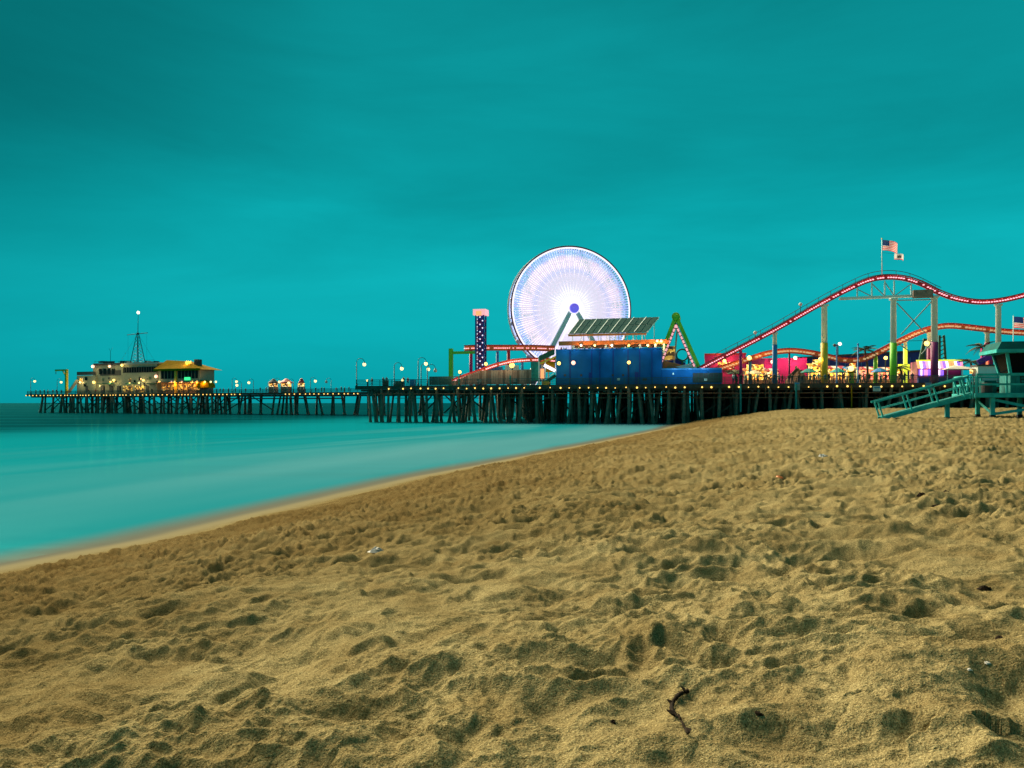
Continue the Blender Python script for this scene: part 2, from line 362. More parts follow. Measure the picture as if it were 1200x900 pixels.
def crest(pix, h=.06, w=.075, back=.30):          # a wind-sharpened lip: gentle far slope, steep near side with a hollow at its foot
    P = []
    for a_, b_ in pix:
        Y0 = 1.26*FPX/(b_-HY); P.append(((a_-CX)/FPX*Y0, Y0))
    P = np.array(P); x0, x1, y0, y1 = P[:,0].min()-.7, P[:,0].max()+.7, P[:,1].min()-.8, P[:,1].max()+.9
    i0, i1 = np.searchsorted(rows, max(y0, .5)), np.searchsorted(rows, y1)
    j0, j1 = np.searchsorted(tn, min(x0/max(y0, .8), x0/y1)), np.searchsorted(tn, max(x1/max(y0, .8), x1/y1))
    gx, gy = GX[i0:i1, j0:j1], GY[i0:i1, j0:j1]
    gxw = gx + .05*gn(gx/.16, gy/.16, 51); gyw = gy + .06*gn(gx/.16, gy/.16, 52) + .03*gn(gx/.06, gy/.06, 53)
    best = np.full(gx.shape, 9.); tt = np.zeros(gx.shape); side = np.zeros(gx.shape); n_ = len(P)-1
    for k in range(n_):
        d = P[k+1]-P[k]; L2 = d@d; u = np.clip(((gxw-P[k,0])*d[0]+(gyw-P[k,1])*d[1])/L2, 0, 1)
        qx, qy = P[k,0]+u*d[0], P[k,1]+u*d[1]; ds = np.hypot(gxw-qx, gyw-qy); m_ = ds < best
        best = np.where(m_, ds, best); tt = np.where(m_, (k+u)/n_, tt); side = np.where(m_, np.where(gyw < qy, -1., 1.), side)
    tap = np.sqrt(np.clip(np.sin(np.pi*np.clip(tt, .001, .999)), 0, 1))
    far = np.exp(-(best/back)**2); near = 1.55*np.exp(-(best/w)**2) - .55*np.exp(-(best/(w*3.2))**2)
    Z[i0:i1, j0:j1] += h*tap*np.where(side < 0, near, far)*RG[i0:i1, j0:j1]
for pix, h_ in (([(985,856),(1030,851),(1065,848),(1100,850),(1125,860),(1145,880),(1162,900)], .075), ([(835,849),(880,843),(925,845),(970,860)], .05), ([(1000,810),(1030,812),(1062,833)], .055), ([(680,757),(730,761),(775,748),(825,764)], .065),
               ([(598,781),(630,777),(668,791)], .05), ([(1095,833),(1140,811),(1200,800)], .05), ([(738,887),(775,872),(812,880)], .045), ([(900,746),(950,750)], .05), ([(130,847),(178,824)], .055), ([(213,832),(250,815),(312,810)], .06), ([(283,847),(325,825),(392,841)], .055),
               ([(233,781),(275,775),(322,771)], .05), ([(288,797),(328,785)], .05), ([(378,897),(425,886),(545,891)], .05), ([(250,896),(270,889),(297,896)], .05), ([(303,893),(340,885),(368,897)], .05), ([(423,776),(483,775)], .05), ([(403,752),(437,745),(484,731)], .06), ([(343,734),(380,722),(398,731)], .055), ([(243,732),(282,725)], .055),
               ([(930,700),(965,695),(990,706)], .06), ([(1045,705),(1080,697),(1120,702)], .055), ([(1000,725),(1050,720),(1090,730)], .055), ([(560,690),(600,684),(650,690)], .055), ([(700,708),(745,700),(800,709)], .055), ([(840,735),(880,727),(920,734)], .055), ([(80,735),(120,727),(160,735)], .05), ([(20,800),(60,790),(110,803)], .05), ([(470,800),(520,790),(560,802)], .045), ([(1110,745),(1150,738),(1190,748)], .05), ([(620,735),(650,729),(690,738)], .05), ([(500,850),(560,838),(600,850)], .045)):
    crest(pix, h_*.80, .085)
def sand_at(xx, yy):
    i = int(np.clip(np.searchsorted(rows, yy), 0, len(rows)-1)); j = int(np.clip(np.searchsorted(tn, xx/max(yy,.05)), 0, len(tn)-1))
    return float(Z[i, j])
# one sheet: fan in front of the camera + ring of coarse ground behind, sharing the front edge's line of sight only
nR, nC = GX.shape
verts = np.stack([GX.ravel(), GY.ravel(), Z.ravel()], 1)
idx = np.arange(nR*nC).reshape(nR, nC)
q = np.stack([idx[:-1,:-1], idx[:-1,1:], idx[1:,1:], idx[1:,:-1]], -1).reshape(-1, 4)
by, bx_ = np.meshgrid(np.linspace(-60, rows[0], 30), np.linspace(-90, 160, 60), indexing='ij')
bz = sand_base(bx_.ravel(), by.ravel()) 
n0 = len(verts); verts = np.concatenate([verts, np.stack([bx_.ravel(), by.ravel(), bz], 1)])
bi = n0 + np.arange(by.size).reshape(by.shape)
q = np.concatenate([q, np.stack([bi[:-1,:-1], bi[:-1,1:], bi[1:,1:], bi[1:,:-1]], -1).reshape(-1, 4)])
def np_mesh(name, verts, quads, attr, m):
    me = bpy.data.meshes.new(name)
    me.vertices.add(len(verts)); me.vertices.foreach_set('co', verts.astype(np.float32).ravel())
    me.loops.add(len(quads)*4); me.loops.foreach_set('vertex_index', quads.astype(np.int32).ravel())
    me.polygons.add(len(quads)); me.polygons.foreach_set('loop_start', np.arange(0, len(quads)*4, 4, dtype=np.int32))
    try: me.polygons.foreach_set('loop_total', np.full(len(quads), 4, dtype=np.int32))
    except Exception: pass
    me.update(calc_edges=True); me.polygons.foreach_set('use_smooth', np.ones(len(quads), dtype=bool))
    a = me.attributes.new('shore', 'FLOAT', 'POINT'); a.data.foreach_set('value', attr.astype(np.float32))
    me.materials.append(m); me.validate(); return me

def sand_material():
    m = bpy.data.materials.new('sand'); m.use_nodes = True; t = m.node_tree; b = t.nodes['Principled BSDF']
    n = t.nodes.new; l = t.links.new
    co = n('ShaderNodeTexCoord'); at = n('ShaderNodeAttribute'); at.attribute_name = 'shore'
    def noise(scale, det=3, rough=.55):
        k = n('ShaderNodeTexNoise'); k.inputs['Scale'].default_value = scale; k.inputs['Detail'].default_value = det; k.inputs['Roughness'].default_value = rough
        l(co.outputs['Object'], k.inputs['Vector']); return k
    def rampc(src, st):
        r = n('ShaderNodeValToRGB')
        while len(r.color_ramp.elements) < len(st): r.color_ramp.elements.new(.5)
        for e, (p, c) in zip(r.color_ramp.elements, st): e.position = p; e.color = (*c, 1) if len(c) == 3 else c
        l(src, r.inputs[0]); return r
    def mix(fac, a, bb, mode='MIX'):
        k = n('ShaderNodeMix'); k.data_type = 'RGBA'; k.blend_type = mode
        if isinstance(fac, float): k.inputs['Factor'].default_value = fac
        else: l(fac, k.inputs['Factor'])
        for sk, v in (('A', a), ('B', bb)):
            if isinstance(v, tuple): k.inputs[sk].default_value = (*v, 1)
            else: l(v, k.inputs[sk])
        return k.outputs['Result']
    big = noise(.22, 4); med = noise(2.4, 4); grain = noise(120, 2, .75); grain2 = noise(330, 1, .7)
    c0 = rampc(big.outputs['Fac'], [(.3, (.198,.162,.077)), (.7, (.282,.242,.127))])
    c1 = rampc(med.outputs['Fac'], [(.3, (.76,.70,.64)), (.7, (1.12,1.12,1.12))])
    c = mix(1., c0.outputs[0], c1.outputs[0], 'MULTIPLY')
    g = rampc(grain.outputs['Fac'], [(.28, (.18,.14,.10)), (.42, (.76,.73,.68)), (.58, (1.08,1.08,1.06)), (.72, (1.9,1.88,1.82))])
    c = mix(1., c, g.outputs[0], 'MULTIPLY')
    g2 = rampc(grain2.outputs['Fac'], [(.30, (.42,.38,.34)), (.5, (1,1,1)), (.70, (1.5,1.47,1.45))])
    c = mix(.8, c, g2.outputs[0], 'MULTIPLY')
    # damp, churned band above the swash line, then the smooth wet strip
    wob = n('ShaderNodeMath'); wob.operation = 'MULTIPLY_ADD'; l(big.outputs['Fac'], wob.inputs[0]); wob.inputs[1].default_value = 5.; l(at.outputs['Fac'], wob.inputs[2])
    def mr(src, a, bb, c_, d):
        k = n('ShaderNodeMapRange'); k.interpolation_type = 'SMOOTHSTEP'
        for i, v in enumerate((a, bb, c_, d)): k.inputs[i+1].default_value = v
        l(src, k.inputs[0]); return k.outputs[0]
    damp1 = mr(wob.outputs[0], 3.6, 6., 0., 1.); damp2 = mr(wob.outputs[0], 10., 21., 1., 0.)
    dm = n('ShaderNodeMath'); dm.operation = 'MULTIPLY'; l(damp1, dm.inputs[0]); l(damp2, dm.inputs[1])
    c = mix(dm.outputs[0], c, mix(1., c, (.64,.57,.50), 'MULTIPLY'))
    smooth = mr(at.outputs['Fac'], 1.0, 2.4, 1., 0.)
    c = mix(smooth, c, (.20,.175,.105))
    wet = mr(at.outputs['Fac'], .2, 1.2, 1., 0.)
    c = mix(wet, c, (.115,.118,.095))
    l(c, b.inputs['Base Color'])
    rr = mr(at.outputs['Fac'], .2, 1.7, .55, .95); l(rr, b.inputs['Roughness']); b.inputs['Specular IOR Level'].default_value = .0
    bp = n('ShaderNodeBump'); bp.inputs['Strength'].default_value = .55; bp.inputs['Distance'].default_value = .015
    inv = mr(at.outputs['Fac'], .5, 3.5, 0., .55); l(inv, bp.inputs['Strength'])
    ha = n('ShaderNodeMath'); ha.operation = 'MULTIPLY_ADD'; l(noise(60, 3).outputs['Fac'], ha.inputs[0]); ha.inputs[1].default_value = 1.6; l(grain.outputs['Fac'], ha.inputs[2])
    l(ha.outputs[0], bp.inputs['Height'])
    bp2 = n('ShaderNodeBump'); bp2.inputs['Distance'].default_value = .022; l(inv, bp2.inputs['Strength']); l(noise(17, 5, .62).outputs['Fac'], bp2.inputs['Height'])     # small clods and broken crust
    l(bp2.outputs[0], bp.inputs['Normal']); l(bp.outputs[0], b.inputs['Normal'])
    return m
beach = place('beach', np_mesh('beach', verts, q, shore(verts[:,0], verts[:,1]), sand_material()), kind='structure')
tag(beach, 'golden dry sand beach trampled with footprints sloping down to the sea', 'beach', kind='structure')

def sea_material():
    m = bpy.data.materials.new('sea_water'); m.use_nodes = True; t = m.node_tree; b = t.nodes['Principled BSDF']; n = t.nodes.new; l = t.links.new
    co = n('ShaderNodeTexCoord'); at = n('ShaderNodeAttribute'); at.attribute_name = 'shore'
    mp = n('ShaderNodeMapping'); mp.inputs['Rotation'].default_value = (0, 0, R(-24)); mp.inputs['Scale'].default_value = (.012, .085, 1)
    mp.vector_type = 'POINT'; l(co.outputs['Object'], mp.inputs[0])
    k = n('ShaderNodeTexNoise'); k.inputs['Scale'].default_value = 1.; k.inputs['Detail'].default_value = 5; k.inputs['Roughness'].default_value = .6; l(mp.outputs[0], k.inputs['Vector'])
    mp2 = n('ShaderNodeMapping'); mp2.inputs['Rotation'].default_value = (0, 0, R(18)); mp2.inputs['Scale'].default_value = (.16, .02, 1); l(co.outputs['Object'], mp2.inputs[0])
    k2 = n('ShaderNodeTexNoise'); k2.inputs['Scale'].default_value = 1.; k2.inputs['Detail'].default_value = 4; l(mp2.outputs[0], k2.inputs['Vector'])
    def mr(src, a, bb, c_, d):
        q_ = n('ShaderNodeMapRange'); q_.interpolation_type = 'SMOOTHSTEP'
        for i, v in enumerate((a, bb, c_, d)): q_.inputs[i+1].default_value = v
        l(src, q_.inputs[0]); return q_.outputs[0]
    def ma(op, a, bb):
        q_ = n('ShaderNodeMath'); q_.operation = op
        for i, v in enumerate((a, bb)):
            if isinstance(v, (int, float)): q_.inputs[i].default_value = v
            else: l(v, q_.inputs[i])
        return q_.outputs[0]
    def mix(fac, a, bb):
        q_ = n('ShaderNodeMix'); q_.data_type = 'RGBA'; l(fac, q_.inputs['Factor'])
        for sk, v in (('A', a), ('B', bb)):
            if isinstance(v, tuple): q_.inputs[sk].default_value = (*v, 1)
            else: l(v, q_.inputs[sk])
        return q_.outputs['Result']
    sy0 = n('ShaderNodeSeparateXYZ'); l(co.outputs['Object'], sy0.inputs[0]); ySEA = sy0.outputs['Y']
    s_ = ma('ADD', at.outputs['Fac'], ma('MULTIPLY', ma('SUBTRACT', k.outputs['Fac'], .5), 26.))
    milky = mr(s_, -100., -50., 0., 1.)                  # churned water of the surf zone
    c = mix(milky, (.0, .036, .046), (.002, .185, .235))
    c = mix(mr(k.outputs['Fac'], .5, .72, 0., .45), c, (.002, .15, .185))
    sf = ma('ADD', at.outputs['Fac'], ma('MULTIPLY', ma('SUBTRACT', k2.outputs['Fac'], .5), 7.))
    f1 = ma('MULTIPLY', mr(sf, -17., -8., 0., 1.), mr(sf, -3.0, 1., 1., .4))
    c = mix(ma('MULTIPLY', ma('MULTIPLY', f1, mr(ySEA, 20., 60., .18, 1.)), .50), c, (.11, .26, .31))       # thin foam of the last breakers
    cx_ = n('ShaderNodeCombineXYZ'); sx_ = n('ShaderNodeSeparateXYZ'); l(co.outputs['Object'], sx_.inputs[0])
    l(ma('MULTIPLY', at.outputs['Fac'], .10), cx_.inputs[0]); l(ma('MULTIPLY', sx_.outputs['Y'], .013), cx_.inputs[1])
    k4 = n('ShaderNodeTexNoise'); k4.inputs['Scale'].default_value = 1.; k4.inputs['Detail'].default_value = 2.5; k4.inputs['Roughness'].default_value = .6; k4.inputs['Distortion'].default_value = .4; l(cx_.outputs[0], k4.inputs['Vector'])
    f3 = ma('MULTIPLY', mr(k4.outputs['Fac'], .42, .72, 0., 1.), ma('MULTIPLY', mr(at.outputs['Fac'], -48., -14., 0., 1.), mr(sx_.outputs['Y'], 20., 75., .35, 1.)))
    c = mix(ma('MULTIPLY', f3, .60), c, (.085, .27, .32))           # streaks of spent foam lying along the shore
    f2 = ma('MULTIPLY', mr(sf, -34., -27., 0., 1.), mr(sf, -24., -18., 1., 0.))
    c = mix(ma('MULTIPLY', f2, .16), c, (.03, .25, .31))
    t.nodes.remove(b); df = n('ShaderNodeBsdfDiffuse'); gs = n('ShaderNodeBsdfGlossy'); gs.inputs['Color'].default_value = (.06,.55,.6,1); gs.inputs['Roughness'].default_value = .11
    c = mix(mr(ma('ADD', at.outputs['Fac'], ma('MULTIPLY', ma('SUBTRACT', k2.outputs['Fac'], .5), 1.2)), -2.0, .2, 0., 1.), c, (.12,.12,.095))   # the bed shows through the last shallow water
    l(c, df.inputs['Color']); lw = n('ShaderNodeLayerWeight'); lw.inputs['Blend'].default_value = .25
    fm = mr(lw.outputs['Facing'], .55, 1., .012, .08)
    mx = n('ShaderNodeMixShader'); l(fm, mx.inputs[0]); l(df.outputs[0], mx.inputs[1]); l(gs.outputs[0], mx.inputs[2])
    mp3 = n('ShaderNodeMapping'); mp3.inputs['Scale'].default_value = (.22, .8, 1); l(co.outputs['Object'], mp3.inputs[0])
    k3 = n('ShaderNodeTexNoise'); k3.inputs['Scale'].default_value = 1.; k3.inputs['Detail'].default_value = 3; l(mp3.outputs[0], k3.inputs['Vector'])
    bp = n('ShaderNodeBump'); bp.inputs['Strength'].default_value = .2; bp.inputs['Distance'].default_value = .08; l(k3.outputs['Fac'], bp.inputs['Height']); l(bp.outputs[0], gs.inputs['Normal'])
    al = mr(ma('ADD', at.outputs['Fac'], ma('MULTIPLY', ma('SUBTRACT', k2.outputs['Fac'], .5), 1.6)), 1.5, 2.4, 1., .0)
    tr = n('ShaderNodeBsdfTransparent'); mx2 = n('ShaderNodeMixShader'); l(al, mx2.inputs[0]); l(tr.outputs[0], mx2.inputs[1]); l(mx.outputs[0], mx2.inputs[2])
    l(mx2.outputs[0], t.nodes['Material Output'].inputs['Surface'])
    return m
yy = np.concatenate([np.linspace(-80, 10, 10), np.geomspace(12, 9000, 150)])
sg = np.concatenate([-np.geomspace(9000, .8, 150), np.array([-.4, 0., .6, 1.2, 2.5])])
SY, SS = np.meshgrid(yy, sg, indexing='ij')
XS = np.interp(SY, SHY, SHX); XS = np.where(SY > 800, 250+(SY-800)*.32, XS)
SX = XS + SS/.945
sv = np.stack([SX.ravel(), SY.ravel(), np.zeros(SX.size)], 1)
ii = np.arange(SX.size).reshape(SX.shape)
sq = np.stack([ii[:-1,:-1], ii[:-1,1:], ii[1:,1:], ii[1:,:-1]], -1).reshape(-1, 4)
sea = place('sea', np_mesh('sea', sv, sq, SS.ravel(), sea_material()), kind='structure')
tag(sea, 'smooth milky turquoise sea washing softly onto the sand', 'sea', kind='structure')
# ------------------------------------------------------------------ amusement pier (wide, near)
def pile_mesh(name, r=.27, z0=-2.5, z1=6.4, flare=True):
    pr = [(r*1.35, z0), (r*1.35, .15), (r*1.1, .7), (r, 1.6), (r*.93, z1)] if flare else [(r, z0), (r*.93, z1)]
    return MB().lathe(pr, n=8).mesh(name, M['pile'], True)
ap = thing('amusement_pier', 'wide dark timber pier on dense piles carrying the amusement park', 'pier', pier_pt(430, 0, 0), PR)
LEN, NARROW, DEPTH = 190.0, 14.0, 68.0
MB().box(-2.4, NARROW, 0, 10, 6.72, 7.0).build('deck', M['timber'], ap)
MB().box(NARROW, LEN, 0, DEPTH, 6.72, 7.0).build('deck', M['timber'], ap)
b = MB(); b.box(-2.4, LEN, -.12, .10, 6.25, 6.99).build('fascia_beam', M['timber'], ap)
for yb in (.5, 3.2): MB().box(-1.5, LEN, yb, yb+.3, 5.9, 6.24).build('stringer', M['timber'], ap)
for zz, rr in ((5.40, .09), (4.62, .07)): MB().tube((1.5 if zz > 5 else 6, -.42, zz), (LEN, -.42, zz), rr, n=6).build('pipe', M['rust'], ap)
random.seed(11)
pm = pile_mesh('pile'); xs = []
xx = .6
while xx < LEN:
    xs.append(xx); xx += random.uniform(1.9, 3.4) if xx > 11 else random.choice([2.6, 2.2, 1.3, 1.2])
def drop_pile(x, y, par, me, lean=.0):
    o = place('pile', me, par, (x, y, 0), (random.gauss(0, .03), lean + random.gauss(0, .035), 0)); s_ = random.uniform(.85, 1.2); o.scale = (s_, s_, 1); return o
for x_ in xs: drop_pile(x_, .3 + random.uniform(-.1, .3), ap, pm, random.choice([0, 0, 0, .12, -.13]))
for x_ in xs[::1]: drop_pile(x_ + random.uniform(-.8, .8), 4.4, ap, pm, random.choice([0, 0, .1, -.1]))
for x_ in xs[3:]:
    if x_ > NARROW: drop_pile(x_ + random.uniform(-1, 1), 9., ap, pm, random.choice([0, 0, .12, -.12]))
g = MB()
for row in range(12):
    xx = NARROW + random.uniform(0, 2)
    while xx < LEN:
        y_ = 13.5 + row*4.6 + random.uniform(-.5, .5); le = random.choice([0, 0, 0, .8, -.8]); g.tube((xx, y_, -2.5), (xx+le, y_, 6.4), .33, .27, 6); xx += random.uniform(2.2, 4.0)
g.build('pile', M['pile'], ap, True, kind='stuff')
random.seed(3)
br = MB()
for i, x_ in enumerate(xs):
    if x_ > 10: br.beam((x_, .3, 5.8), (x_, 9.5, 5.8), .3, .35)
br.build('cross_beam', M['timber'], ap, kind='stuff')
br = MB()
for a_, c_ in zip(xs, xs[2:]):
    if a_ > 8 and random.random() < .55: br.beam((a_, 4.6, 1.8), (c_, 4.6, 5.8), .14, .26)
    if a_ > 8 and random.random() < .4: br.beam((c_, 9.2, 1.6), (a_, 9.2, 5.8), .14, .26)
br.build('diagonal_brace', M['timber'], ap, kind='stuff')
hm = MB().beam((0, -.36, 4.6), (0, -.36, 6.3), .10, .10).mesh('hanger', M['rust'])
for k in range(34): place('hanger', hm, ap, (9 + k*5.3, 0, 0))
# dark walls added under the shore end to block sky gaps
MB().box(62, LEN, DEPTH-1, DEPTH, -2, 6.7).build('sky_block_wall', M['dgrey'], ap)
MB().box(62, LEN, 30, 30.4, -2, 6.7).build('sky_block_wall', M['dgrey'], ap)
# railing
rp = MB().box(-.05, .05, -.05, .05, 0, 1.12).mesh('railing_post', M['rail'])
for k in range(79): place('railing_post', rp, ap, (-2.3 + k*2.44, .22, 7.0))
for zz, hh in ((8.08, .09), (7.78, .05), (7.5, .05), (7.22, .05)): MB().box(-2.35, LEN, .19, .25, zz, zz+hh).build('railing_rail', M['rail'], ap)
pk = MB()
for k in range(1270): pk.box(-2.2 + k*.15, -2.18 + k*.15, .205, .235, 7.1, 8.08)
pk.build('baluster', M['rail'], ap, kind='stuff')
bm_ = MB().sphere((0,0,0), .15, 8, 6).mesh('bulb', M['bulb'], True)
xx = 4.6; random.seed(21)
while xx < 150:
    q_ = place('bulb', bm_, ap, (xx, -.30, 6.42 + random.uniform(-.06, .06))); q_.scale = [random.uniform(.6, 1.15)]*3; xx += random.choice([1.5, 1.55, 1.6, 1.6, 1.9, 2.9])
for px_ in (868, 933, 1160):       # pipes dropping to the sand
    p = LP(ap, px_, 470, -.5); MB().tube((p.x, -.5, 2.2), (p.x, -.5, 6.9), .16, n=8).build('drain_pipe', M['teal2'], ap)

# ------------------------------------------------------------------ long pier behind
fp = thing('long_pier', 'long narrow timber pier reaching far out to sea with string of bulbs', 'pier', far_pt(420, 0, 0), FRZ)
x_end = LP(fp, 31, 460, 0).x
MB().box(x_end, 60, 0, 13, 6.75, 7.0).build('deck', M['timber'], fp)
xb = LP(fp, 282, 460).x; xe = LP(fp, 336, 460).x
MB().box(x_end, 60, -.1, .1, 6.3, 6.98).build('fascia_beam', M['timber'], fp)
MB().box(xb-2, xe+22, -3.2, -.15, 4.9, 5.25).build('boat_landing', M['timber'], fp)
MB().box(x_end+2, 60, .4, .8, 5.7, 6.28).build('stringer', M['timber'], fp)
pf = pile_mesh('pile', .36); random.seed(8)
xx = LP(fp, 46, 460).x; fx = []
while xx < 58: fx.append(xx); xx += random.choice([2.0, 2.6, 3.6, 4.6, 5.4]) if xx < LP(fp, 345, 460).x else random.uniform(4.0, 5.6)
for i, x_ in enumerate(fx):
    drop_pile(x_, .4, fp, pf, random.choice([0, 0, 0, .2, -.2]))
    if i % 2 == 0 or x_ < xb: drop_pile(x_ + random.uniform(-1.2, 1.2), 6., fp, pf, random.choice([0, 0, .18, -.18]))
    if i % 3 == 0 or x_ < xb: drop_pile(x_ + random.uniform(-1.2, 1.2), 12., fp, pf)
br = MB()
for a_, c_ in zip(fx, fx[2:]):
    if a_ < xb and random.random() < .8: br.beam((a_, .9, 1.2), (c_, .9, 6.), .16, .3)
    if a_ < xb and random.random() < .5: br.beam((c_, 6.4, 1.2), (a_, 6.4, 6.), .16, .3)
    if a_ < xb and random.random() < .5: br.beam((a_, .6, 3.6), (c_, .6, 3.6), .14, .24)
br.build('diagonal_brace', M['timber'], fp, kind='stuff')
for k in range(90): place('railing_post', rp, fp, (x_end + .2 + k*2.4, .2, 7.0))
for zz in (8.05, 7.75, 7.45, 7.2): MB().box(x_end, 60, .17, .23, zz, zz+.07).build('railing_rail', M['rail'], fp)
pk = MB()
for k in range(1000): pk.box(x_end + .1 + k*.2, x_end + .14 + k*.2, .185, .215, 7.1, 8.05)
pk.build('baluster', M['rail'], fp, kind='stuff')
b2 = MB().sphere((0,0,0), .17, 8, 6).mesh('bulb', M['bulb'], True)
random.seed(5); xx = x_end + .2
while xx < LP(fp, 422, 460).x:
    if not (LP(fp, 283, 460).x < xx < LP(fp, 335, 460).x): place('bulb', b2, fp, (xx, -.28, 6.45))
    xx += random.uniform(1.3, 2.2)

# ------------------------------------------------------------------ lamp posts
def lamp_post(root, h, side=1, lit=True, g='globe', rg=.34):
    MB().lathe([(.16, 0), (.16, .5), (.09, .6), (.07, h-.7)], n=8).build('pole', M['lamp'], root, True)
    a = [(side*(.75-.75*math.cos(t)), 0, h-.75+.75*math.sin(t)) for t in np.linspace(0, math.pi*.97, 10)]
    MB().path(a, .055, 6).build('arm', M['lamp'], root, True)
    MB().lathe([(.07, 0), (.2, -.14), (.24, -.2)], (side*1.5, 0, h-.72), 8).build('cap', M['lamp'], root)
    MB().sphere((side*1.5, 0, h-.72-.2-rg*.8), rg, 12, 8).build('globe', M[g] if lit else M['grey'], root, True)
ORD = ['first', 'second', 'third', 'fourth', 'fifth', 'sixth', 'seventh', 'eighth', 'ninth']
for i, (px_, ptop, side, lit, txt) in enumerate([
        (418, 420, 1, True, 'hooked lamp post at the seaward corner of the amusement pier'),
        (462, 425, 1, True, 'hooked lamp post beside the green locker on the amusement pier'),
        (490, 419, 1, True, 'tallest hooked lamp post just right of the blue box on the pier'),
        (501, 427, 1, False, 'unlit hooked lamp post beside the dark end of the slatted fence')]):
    p = pier_pt(px_, 3 if i != 1 else 6); h = CAMZ + (HY-ptop)/FPX*p[1] - DECK
    lamp_post(thing('lamp_post', txt, 'lamp post', p, 0, 'lamp posts on the amusement pier'), h, side, lit)
p = pier_pt(493.5, 14); lamp_post(thing('lamp_post', 'lower lit hooked lamp post set back behind the tallest one', 'lamp post', p, 0, 'lamp posts on the amusement pier'), CAMZ + (HY-426)/FPX*p[1]-DECK, 1, True)
fl = [(36, 443, 1, 'lit lamp post standing at the tip of the long pier'), (67, 444, 1, 'lit lamp post beside the yellow hoist crane'),
      (272, 443, 1, 'lit lamp post just right of the restaurant roof end'), (283, 447, -1, 'lower lamp post turned left beside the first one past the restaurant'), (297, 444, -1, 'lit lamp post between restaurant and lit snack kiosks'),
      (322, 443, 1, 'lit lamp post behind the left snack kiosk'), (344, 444, -1, 'lit lamp post over the middle snack kiosk'), (364, 442, 1, 'lit lamp post halfway between snack kiosks and amusement pier'), (388, 443, -1, 'unlit lamp post next before the amusement pier corner')]
for i, (px_, ptop, side, txt) in enumerate(fl):
    p = far_pt(px_, 2 + 3*(i % 3)); h = CAMZ + (HY-ptop)/FPX*p[1] - DECK
    lamp_post(thing('lamp_post', txt, 'lamp post', p, 0, 'lamp posts along the long pier'), h, side, i != 8, rg=.42)

# ------------------------------------------------------------------ harbour office at the far end
ho = thing('harbour_office', 'pale stepped harbour office with flat roofs and floodlights at the pier end', 'building', far_pt(88, 3), FRZ)
def fx_(root, px, py=460, y=0): return LP(root, px, py, y).x
def fz_(root, px, py, y=0): return LP(root, px, py, y).z
def blk(root, name, px0, px1, py0, py1, y0, y1, m, **k):
    a = LP(root, px0, py1, y0); b_ = LP(root, px1, py0, y0)
    z1 = LP(root, (px0+px1)/2, py0, y0).z; z0 = 0 if py1 is None else LP(root, (px0+px1)/2, py1, y0).z
    return MB().box(a.x, b_.x, y0, y1, z0, z1).build(name, m, root, **k)
def blk0(root, name, px0, px1, py0, y0, y1, m, zb=0., **k):
    xm = (px0+px1)/2
    return MB().box(LP(root, px0, py0, y0).x, LP(root, px1, py0, y0).x, y0, y1, zb, LP(root, xm, py0, y0).z).build(name, m, root, **k)
blk0(ho, 'wall', 90, 112, 440, 0, 8, M['cream'])
blk0(ho, 'wall', 109, 146, 428, .6, 9, M['cream'])
blk0(ho, 'wall', 142, 184, 427, 0.2, 9, M['cream'])
blk(ho, 'roof', 109, 142, 425.5, 427.9, .2, 9.4, M['dgrey']); blk(ho, 'roof', 141.5, 185.5, 425, 426.9, -.4, 9.4, M['grey'])
blk(ho, 'window_band', 144, 184, 430, 436.5, .10, .19, M['win'])
for k in range(14): blk(ho, 'window_mullion', 145+k*2.9, 145.5+k*2.9, 430, 436.5, .0, .095, M['dgrey'])
blk(ho, 'upper_room', 117, 143, 434, 440, .45, .59, M['dgrey'])
for px_ in (116, 121, 126, 131): blk(ho, 'window', px_, px_+3, 432, 438.5, .28, .44, M['win'])
blk(ho, 'balcony_rail', 90, 111, 435.5, 439.5, .0, .12, M['dgrey'])
for px_ in (144, 158): blk(ho, 'garage_door', px_, px_+11, 452, 460, .06, .18, M['curtain'])
for px_ in (100, 118, 128, 137, 171): blk(ho, 'door', px_, px_+3.2, 452, 459.8, -.02 if px_ < 110 else .06, .0 if px_ < 110 else (.59 if px_ < 143 else .18), M['dgrey'])
a = LP(ho, 80, 458, -.6); c_ = LP(ho, 91, 445, -.6); MB().beam((a.x, -.6, .4), (c_.x, -.6, c_.z), 1.2, .25).build('stair', M['grey'], ho)
random.seed(77)                        # the clutter of a working harbour building
for k in range(26):
    px_ = random.uniform(91, 183); w_ = random.uniform(.7, 3.2); hb0 = random.uniform(441, 450); y_ = -.12 if px_ < 110 else (.42 if px_ < 142 else .02)
    if px_ < 112 and hb0 < 442: continue
    blk(ho, random.choice(['window', 'vent', 'sign_panel', 'pipe_box']), px_, px_+w_, hb0, hb0+random.uniform(1, 4), y_, y_+.09, M[random.choice(['win', 'dgrey', 'curtain', 'grey', 'warm', 'dgreen', 'win'])])
for k in range(14):
    px_ = random.uniform(112, 182); blk(ho, random.choice(['roof_unit', 'roof_railing', 'chimney']), px_, px_+random.uniform(.6, 3.5), 425.2-random.uniform(.6, 2.8), 425.2, 2.+random.uniform(0, 3), 5.6, M[random.choice(['dgrey', 'grey', 'lamp', 'cream'])])
for k in range(16): blk(ho, 'roof_post', 111+k*4.6, 111.25+k*4.6, 422.9, 425.3, .3, .36, M['lamp'])
blk(ho, 'roof_rail', 111, 180, 422.7, 423.0, .3, .36, M['lamp'])
for a_, c_ in ((113, 130), (147, 156), (171, 181)): blk(ho, 'awning', a_, c_, 449, 450.2, -1.2, -.15, M['dgreen'])
